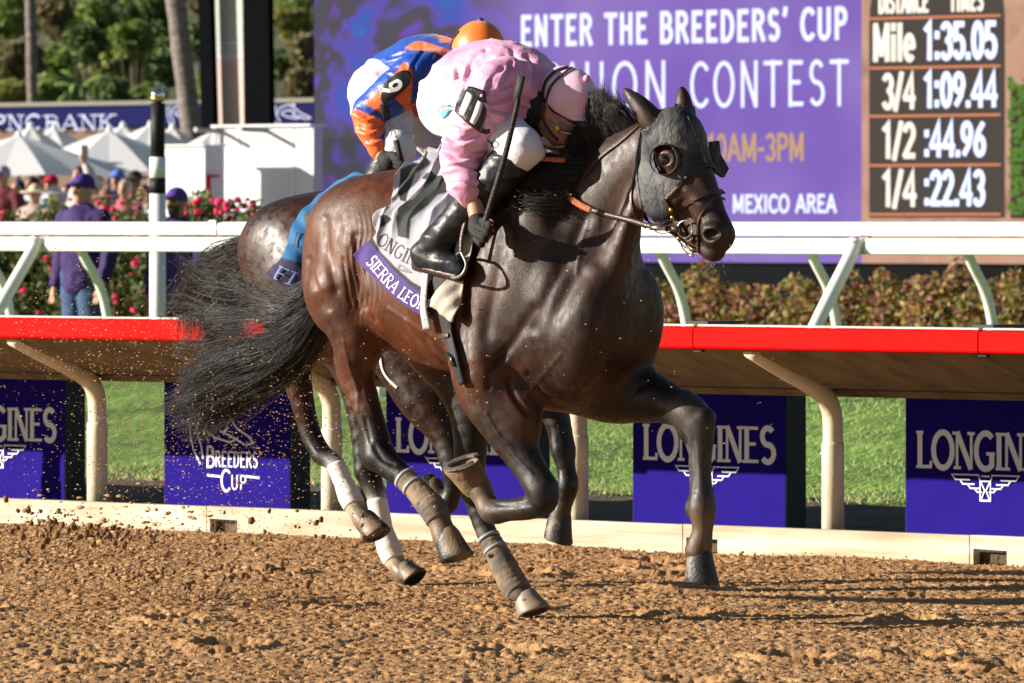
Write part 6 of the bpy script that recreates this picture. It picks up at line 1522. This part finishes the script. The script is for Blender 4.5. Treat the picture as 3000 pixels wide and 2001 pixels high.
for k, (px_, py_, Y_, hat, top, hc, lab, sk) in enumerate(cr):
    p = at(px_, py_, Y_); z = .30; h = min(1.95, max(1.5, p[2]+.02-z)); up = 'phone' in lab
    e, arm = figure((p[0], Y_, p[2]+.02-h), FACE+.25*(R_.random()-.5), h, top, (.05, .05, .09), hat, SK[sk], 'spectator '+lab, 'spectators behind the rose bushes', arms='up' if up else 'down', hatc=hc, seed=20+k, detail=.022)
    if up:
        ph = empty('phone', tuple(e.location), e.rotation_euler[2], 'dark red phone held up by the spectator with a raised arm', 'phone')
        MB().box((.24, .17, 1.86*h/1.78), (.255, .25, 2.02*h/1.78)).obj('case', material('red_phone_case', (.22, .02, .05), .4), ph); MB().box((.256, .175, 1.87*h/1.78), (.258, .245, 2.01*h/1.78)).obj('screen', M_black_strap, ph)

# ------------------------------------------------------------------ parasols, marquee, cabinet
M_canvas = translucent(material('white_canvas', (.90, .91, .93), .8, bump=.1, bscale=4), .25)
M_pole = material('grey_pole', (.25, .25, .26), .5)
def parasol(px_, pytop, pybot, rpx, Y_, label):
    a = at(px_, pytop, Y_); zb = at(px_, pybot, Y_)[2]; r = rpx/FPX*Y_
    e = empty('parasol', (a[0], Y_, 0), .3+.2*R_.random(), label, 'parasol', 'white parasols over the spectators'); n = 8; zt = a[2]
    for k in range(n):
        v = []; m_ = 6
        for i_ in range(m_+1):
            t = i_/m_; rr = .02+r*t; zq = zt-(zt-zb)*(t**1.15)
            for q in (0, .5, 1):
                an = 2*math.pi*(k+q)/n; c_ = rr*(1 if q != .5 else math.cos(math.pi/n)*.985); v.append((c_*math.cos(an), c_*math.sin(an), zq-(.02*t if q == .5 else 0)))
        f_ = [(i_*3+j, i_*3+j+1, i_*3+j+4, i_*3+j+3) for i_ in range(m_) for j in (0, 1)]
        MB().add(v, f_).obj('canopy_panel', M_canvas, e)
    MB().lathe([(.03, zt-.03), (.05, zt), (.03, zt+.05), (.01, zt+.07)], n=10).obj('finial', M_canvas, e); MB().lathe([(.025, 0), (.025, zt)], n=8).obj('pole', M_pole, e)
for px_, a_, b_, r_, Y_, lab in ((55, 398, 513, 330, 83, 'big white parasol nearest the left edge'), (320, 384, 503, 300, 84, 'big white parasol left of the striped pole'), (90, 372, 440, 110, 92, 'small white parasol below the navy banner, leftmost'),
                                 (158, 378, 440, 120, 94, 'white parasol behind between the two big ones'), (360, 370, 440, 150, 93, 'white parasol just left of the top of the striped pole'), (440, 368, 440, 150, 91, 'white parasol behind the striped pole'),
                                 (505, 376, 430, 100, 92, 'white parasol right of the striped pole'), (622, 388, 428, 80, 90, 'small white parasol touching the white marquee')):
    parasol(px_, a_, b_, r_, Y_, lab)
MQ = Frame(-3.08, 77)
def mq(px_, y=0): return MQ.l(px_, 500, -y)[0]
def mz(py, px_=700): return MQ.l(px_, py, 0)[2]
M_tent = material('white_tent_wall', (.66, .66, .68), .8, var=.05, scale=.8, bump=.35, bscale=1.2, bdist=.12, stretch=(1, 1, .3))
e = fr_empty('marquee', MQ, 'plain white marquee wall between the cabinet and the big screen', 'marquee')
MB().box((mq(632), 0, 0), (mq(918), .15, mz(372))).obj('wall', M_tent, e)
MB().box((mq(628), -.06, mz(372)), (mq(919), .2, mz(366))).obj('eave', M_canvas, e)
for p_ in (648, 780): MB().tube([(mq(p_), .0, mz(384)), (mq(p_), -.42, mz(380))], .03, 8).obj('bracket_arm', M_pole, e)
for p_ in (700, 860): MB().box((mq(p_)-.01, -.012, 0), (mq(p_)+.01, -.002, mz(372))).obj('seam', M_canvas, e)
MB().tube([(mq(640), -.05, 0), (mq(640), -.05, mz(370))], .03, 8).obj('corner_pole', M_canvas, e)
e = fr_empty('white_cabinet', MQ, 'tall white cabinet with a red frame beside the marquee', 'cabinet')
MB().box((mq(484, -.9), -.9, 0), (mq(600, -.9), -.6, mz(432, 540))).obj('body', M_tent, e); MB().box((mq(484, -.9)-.03, -.95, mz(432, 540)), (mq(600, -.9)+.03, -.55, mz(427, 540))).obj('lid', M_canvas, e)
K_ = MB()
xr = mq(600, -.9)+.004
for y0, y1, z0, z1 in ((-.87, -.83, 1.2, mz(520)), (-.87, -.68, mz(520), mz(514))): K_.box((xr-.02, y0, z0), (xr+.02, y1, z1))
K_.obj('red_frame', M_red, e)

# ------------------------------------------------------------------ navy banner on the stand
NB = Frame(-5, 100); M_navy = material('navy_banner', (.012, .014, .075), .9, spec=.03, var=.08, scale=.6); M_pale = material('pale_blue_print', (.42, .45, .66), .8)
e = fr_empty('stand_banner', NB, 'long navy banner with pale lettering running above the parasols', 'banner')
nz = lambda py, px_: NB.l(px_, py, 0)[2]
zt_, zb_ = nz(312, 100), nz(374, 100)
MB().box((NB.l(-300, 300, 0)[0], 0, zb_), (NB.l(1100, 300, 0)[0], .1, zt_)).obj('panel', M_navy, e)
MB().box((NB.l(-300, 300, 0)[0], -.05, zt_), (NB.l(1100, 300, 0)[0], .6, zt_+.06)).obj('coping', material('grey_coping', (.20, .19, .17), .9), e)
MB().box((NB.l(-300, 300, 0)[0], .1, 0), (NB.l(1100, 300, 0)[0], .5, zb_)).obj('wall', material('brown_stand_wall', (.16, .10, .07), .9), e)  # plain brown wall below the navy panel
for t, a_, b_ in (('PNC', -22, 118), ('BANK', 132, 335)): plane_text(NB, 0, t, a_, b_, 382, 44, M_pale, e, .16, True)
for a_, b_ in ((488, 590), (796, 915)): plane_text(NB, 0, '', a_, b_, 366, 60, M_pale, e, .07, so=horse_head(.9), name='horse_head_logo')

# ------------------------------------------------------------------ screen tower, palms, hillside
SP = Frame(-4, 92); M_blk = material('black_shade_steel', (.003, .0035, .005), .95, spec=.02)  # black on the columns stands in for their backlit shade
e = fr_empty('screen_tower', SP, 'pair of steel columns blackened for backlit shade with a pale panel between them, left of the big screen', 'tower')
def col(pa, pb, pa2, pb2, name, mat, y0, y1, ya=-260, yb=392):
    a_, b_, c_, d_ = SP.l(pa, ya, -y0), SP.l(pb, ya, -y0), SP.l(pb2, yb, -y0), SP.l(pa2, yb, -y0); M_ = MB()
    v = [tuple(a_), tuple(b_), tuple(c_), tuple(d_)]; w_ = [(q[0], y1, q[2]) for q in v]
    M_.add(v+w_, [(0, 1, 2, 3)[::-1], (4, 5, 6, 7), (0, 4, 5, 1), (1, 5, 6, 2), (2, 6, 7, 3), (3, 7, 4, 0)]); return M_.obj(name, mat, e)
col(572, 608, 604, 642, 'column', M_blk, 0, .10, -260, 880); col(706, 784, 722, 796, 'column', M_blk, 0, .10, -260, 880)
for a_, b_, y0_, y1_, c_ in ((606, 716, -260, 120, (.40, .44, .38)), (614, 720, 122, 130, (.6, .58, .62)), (614, 720, 132, 155, (.45, .46, .44)), (615, 722, 156, 172, (.6, .52, .58)), (617, 724, 174, 400, (.55, .40, .36))):
    col(a_, b_, a_+4, b_+4, 'panel', material('tower_panel', c_, .6, var=.08, scale=1.5), .25, .30, y0_, y1_)
M_palm = material('palm_bark', (.24, .20, .18), .9, color2=(.13, .11, .10), scale=8, bump=.8, bscale=6, stretch=(1, 1, 3), bdist=.05)
def palm(ptop, pbot, wpx, Y_, label, crown_z=None, name='palm_tree'):
    a, b = at(*ptop, Y_), at(*pbot, Y_); d = (a-b)/(a[2]-b[2]); base = b-d*b[2]; e = empty(name, (base[0], Y_, 0), 0, label, 'palm', None)
    top = crown_z or 11.; r = wpx/2/FPX*Y_; n = 26
    pts = [tuple(d*z*top/n*np.array([1, 0, 1])) for z in range(n+1)]; rr = [r*(1.05 if z % 2 else .97)*(1.25-.25*z/n) for z in range(n+1)]
    MB().tube(pts, rr, 14).obj('trunk', M_palm, e, True)
    g = np.random.default_rng(int(ptop[0])); tp = np.array(pts[-1]); M_ = MB()
    for k in range(16):
        an = k*2.4; el = g.uniform(-.1, 1.1); L_ = (1.0 if crown_z else 2.4)*(.8+.4*g.random()); fr_ = []
        for q in range(7):
            t = q/6; fr_.append(tp+np.array([math.cos(an)*math.cos(el)*L_*t, math.sin(an)*math.cos(el)*L_*t, L_*(math.sin(el)*t-.55*t*t)]))
        sd = np.array([-math.sin(an), math.cos(an), 0]); w_ = [.03, .10, .14, .14, .12, .07, .01]
        v = [tuple(q+sd*w_[i_]*L_*.7*s_-np.array([0, 0, w_[i_]*.4])) if s_ else tuple(q) for i_, q in enumerate(fr_) for s_ in (-1, 0, 1)]
        M_.add(v, [(i_*3+j, i_*3+j+1, i_*3+j+4, i_*3+j+3) for i_ in range(6) for j in (0, 1)])
    M_.obj('frond', material('palm_frond', (.16, .24, .05), .6, var=.4, scale=3) if 'palm_frond' not in bpy.data.materials else bpy.data.materials['palm_frond'], e)
palm((88, -40), (95, 310), 27, 108, 'slim pale palm trunk rising at the far left')
palm((510, -40), (562, 390), 52, 96, 'thick grey palm trunk leaning left of the black columns')
palm((236, 262), (240, 318), 22, 130, 'small palm with a spreading crown on the hillside', 3.95)
M_hill = material('hillside_scrub', (.06, .085, .03), .95, color2=(.13, .12, .06), scale=.25, bump=.6, bscale=1.5, bdist=.3)
X, Y = np.meshgrid(np.linspace(-60, 60, 60), np.linspace(112, 300, 50)); Z = (Y-118)*.066+fbm(X*.1, Y*.1, None, 3)*2-1.5
i = (np.arange(49)[:, None]*60+np.arange(59)[None]).ravel(); mesh('hillside', np.stack([X, Y, Z], -1).reshape(-1, 3), np.stack([i, i+1, i+61, i+60], 1), M_hill, None, True, kind='structure')
def hz(x, y): return (y-118)*.066
pals = [[(.22, .30, .07), (.30, .37, .10), (.14, .20, .06)], [(.12, .18, .06), (.09, .14, .05), (.17, .23, .07)], [(.30, .32, .09), (.36, .34, .10), (.22, .26, .07)], [(.28, .22, .12), (.22, .19, .10), (.18, .20, .08)]]
def tree(px_, py_, rpx, Y_, pal, k, label):
    c = at(px_, py_, Y_); r = rpx/FPX*Y_; g = np.random.default_rng(300+k); base = hz(c[0], Y_)-.8; base = min(base, c[2]-r*1.1)
    e = empty('tree', (c[0], Y_, base), 0, label, 'tree', 'trees on the hillside'); hh = c[2]-base; M_ = MB()
    M_.tube([(0, 0, -.5), (r*.05, 0, hh*.5), (-r*.05, 0, hh*.9)], [r*.10, r*.07, r*.03], 7)
    for q in range(4): a = q*1.7; M_.tube([(0, 0, hh*.6), (math.cos(a)*r*.5, math.sin(a)*r*.5, hh*.95+r*.2)], [r*.04, r*.015], 5)
    M_.obj('trunk', M_bark, e); C = []
    for q in range(13):
        d = g.normal(size=3); d /= np.linalg.norm(d); C.append(blob(g, np.array([0, 0, hh])+d*r*np.array([.62, .62, .55])*(.6+.4*g.random()), (r*.36, r*.36, r*.27), 190, .6))
    C = np.concatenate(C); leaves('crown', C, .10, pal, e, g, jit=.7)
k = 0
TL = [(30, 60, 110, 150, 0), (160, 40, 120, 156, 3), (300, 80, 130, 150, 0), (430, 50, 120, 160, 1), (60, 190, 100, 138, 3), (190, 210, 110, 140, 0), (330, 190, 125, 138, 2), (455, 200, 110, 140, 1), (20, 280, 80, 128, 2),
      (130, 290, 75, 130, 0), (330, 290, 85, 128, 1), (430, 290, 70, 130, 0), (580, 120, 90, 145, 1), (640, 260, 80, 135, 0), (850, 60, 80, 140, 2), (900, 150, 70, 130, 3), (830, 190, 65, 134, 1), (885, 250, 60, 126, 3), (-60, 130, 90, 145, 1),
      (90, -40, 120, 170, 1), (260, -40, 120, 172, 0), (420, -50, 120, 176, 2), (880, -40, 120, 165, 0), (600, -20, 110, 170, 3), (250, 130, 80, 134, 1), (390, 120, 80, 132, 0)]
LB = ['green leafy tree on the hillside', 'dark green tree on the hillside', 'yellow green tree on the hillside', 'brownish olive tree on the hillside']
def row(y): return 0 if y < 0 else 1 if y < 130 else 2 if y < 230 else 3
for t_ in TL:
    px_, py_, r_, Y_, pi = t_; n_ = sorted(q[0] for q in TL if row(q[1]) == row(py_)).index(px_)
    tree(px_, py_, r_, Y_, pals[pi], k, LB[pi]+', '+ORD[n_]+' from the left in the '+('top', 'upper', 'middle', 'lowest')[row(py_)]+' row'); k += 1

# ------------------------------------------------------------------ big screen
BD = Frame(0, 75)
def bpt(px_, py_): q = BD.l(px_, py_, 0); return q[0], q[2]
def screen_mat(name, cols, strength, scale=.9, dist=2.5, base=None):
    m = bpy.data.materials.new(name); m.use_nodes = True; nt = m.node_tree; N = nt.nodes; L = nt.links; b = N['Principled BSDF']
    tc = N.new('ShaderNodeTexCoord'); nz_ = N.new('ShaderNodeTexNoise'); nz_.inputs['Scale'].default_value = scale; nz_.inputs['Detail'].default_value = 3; nz_.inputs['Distortion'].default_value = dist
    L.new(tc.outputs['Object'], nz_.inputs['Vector']); rp = N.new('ShaderNodeValToRGB'); el = rp.color_ramp.elements
    while len(el) < len(cols): el.new(.5)
    for i_, (p_, c_) in enumerate(cols): el[i_].position = p_; el[i_].color = (*c_, 1)
    L.new(nz_.outputs['Fac'], rp.inputs[0]); cur = rp.outputs[0]
    if base is not None:
        sx = N.new('ShaderNodeSeparateXYZ'); L.new(tc.outputs['Object'], sx.inputs[0]); mr = N.new('ShaderNodeMapRange')
        mr.inputs[1].default_value = base[1]; mr.inputs[2].default_value = base[2]; L.new(sx.outputs[0], mr.inputs[0])
        n2 = N.new('ShaderNodeTexNoise'); n2.inputs['Scale'].default_value = .6; L.new(tc.outputs['Object'], n2.inputs['Vector']); r2_ = N.new('ShaderNodeValToRGB')
        r2_.color_ramp.elements[0].position = .35; r2_.color_ramp.elements[1].position = .65; r2_.color_ramp.elements[0].color = (*base[0][0], 1); r2_.color_ramp.elements[1].color = (*base[0][1], 1); L.new(n2.outputs['Fac'], r2_.inputs[0])
        mx = N.new('ShaderNodeMix'); mx.data_type = 'RGBA'; L.new(mr.outputs[0], mx.inputs[0]); L.new(cur, mx.inputs[6]); L.new(r2_.outputs[0], mx.inputs[7]); cur = mx.outputs[2]
    L.new(cur, b.inputs['Emission Color']); b.inputs['Emission Strength'].default_value = strength; b.inputs['Base Color'].default_value = (.004, .004, .005, 1); b.inputs['Roughness'].default_value = .9; b.inputs['Specular IOR Level'].default_value = .05
    return m
ES = .52
def em(name, c, s=ES): return material(name, (.004, .004, .004), .9, spec=.05, emis=c, estr=s)
e = fr_empty('video_screen', BD, 'giant video screen with purple contest notice and a race timing panel', 'screen')
a0, _ = bpt(921, 400); a1, _ = bpt(2522, 400); zb_ = bpt(1500, 766)[1]; a2 = bpt(3300, 400)[0]; a15 = bpt(1560, 400)[0]; a12 = bpt(1330, 400)[0]
M_scr = screen_mat('screen_purple', [(.0, (.03, .30, .42)), (.33, (.05, .10, .48)), (.40, (.12, .08, .42)), (.47, (.075, .07, .09)), (.54, (.08, .07, .09)), (.60, (.16, .06, .42)), (.67, (.07, .12, .52)), (.76, (.05, .36, .50))], ES, .55, 2.2,
                   [((.21, .115, .50), (.29, .185, .55)), a12, a15])
MB().box((a0, 0, zb_), (a1, .12, 6.6)).obj('screen', M_scr, e)
MB().box((a1+.01, 0, zb_), (a2, .12, 6.6)).obj('screen', screen_mat('screen_marble', [(.3, (.50, .26, .17)), (.5, (.62, .36, .24)), (.7, (.42, .22, .15))], ES, 1.2, 1.), e)
MB().box((a0-.12, .12, .2), (a2+.1, .9, 6.8)).obj('housing', M_blk, e); MB().box((a0+.2, .06, 0), (a2, .12, zb_-.002)).obj('skirt', material('black_mesh_skirt', (.006, .007, .008), .95, spec=.05), e)
am, zt_ = bpt(2548, 60); bm_, zb2 = bpt(2946, 638); rr = (bm_-am)/2
P_ = [(am, zb2), (bm_, zb2)]+[((am+bm_)/2+rr*math.cos(t), bpt(2700, 70)[1]+rr*1.25*math.sin(t)) for t in np.linspace(0, math.pi, 20)]
MB().add([(x_, -.010, z_) for x_, z_ in P_], [tuple(range(len(P_)))]).obj('timing_panel', em('timing_charcoal', (.075, .058, .050)), e)
L_ = MB()
for py_ in (55, 200, 341, 485, 628):
    x0_, z0_ = bpt(2550, py_); x1_ = bpt(2933, py_)[0]; L_.box((x0_, -.016, z0_-.012), (x1_, -.012, z0_+.012))
L_.obj('divider', em('orange_line', (.80, .27, .12)), e)
M_tw, M_tc, M_to, M_tm = em('text_ice_white', (.62, .68, 1.0), .95), em('text_cream', (.75, .66, .55), .9), em('text_orange', (.60, .36, .17)), em('text_lilac_white', (.60, .64, .88), .85)
for t, a_, b_, yb_, h_, m_, w_ in (("ENTER THE BREEDERS' CUP", 1530, 2482, 134, 86, M_tm, .175), ('FASHION', 1440, 1957, 322, 132, M_tm, .095), ('CONTEST', 2026, 2487, 314, 130, M_tm, .095),
        ('10AM-3PM', 2078, 2358, 471, 76, M_to, .16), ('MEXICO AREA', 2150, 2452, 622, 50, M_tm, .19),
        ('DISTANCE', 2578, 2722, 38, 60, M_tc, .18), ('TIMES', 2786, 2882, 32, 60, M_tc, .18), ('Mile', 2562, 2682, 177, 104, M_tc, .17), ('1:35.05', 2714, 2921, 173, 104, M_tw, .17),
        ('3/4', 2590, 2683, 317, 98, M_tc, .17), ('1:09.44', 2714, 2923, 313, 98, M_tw, .17), ('1/2', 2592, 2683, 461, 98, M_tc, .17), (':44.96', 2712, 2888, 457, 98, M_tw, .17), ('1/4', 2592, 2686, 602, 98, M_tc, .17), (':22.43', 2712, 2886, 600, 98, M_tw, .17)):
    plane_text(BD, 0, t, a_, b_, yb_, h_, m_, e, w_, lift=.018, cap=.5, sp=.1 if t[0] in '1:3M' or t == 'DISTANCE' else .2)
g = np.random.default_rng(5); M_ = MB()
for _ in range(420):
    x_, z_ = bpt(2955+g.random()*150, 235+g.random()*400); s = .03+.04*g.random(); M_.add([(x_, -.012-_*.00001, z_), (x_+s, -.012-_*.00001, z_+s*.3), (x_+s*.6, -.012-_*.00001, z_+s), (x_-s*.3, -.012-_*.00001, z_+s*.7)], [(0, 1, 2, 3)])
M_.obj('ivy_picture', em('ivy_green', (.10, .22, .03)), e)
x0_, z0_ = bpt(2962, 640); MB().box((x0_, -.009, z0_), (a2, -.006, bpt(2962, 250)[1])).obj('ivy_ground', em('ivy_dark', (.05, .045, .025)), e)
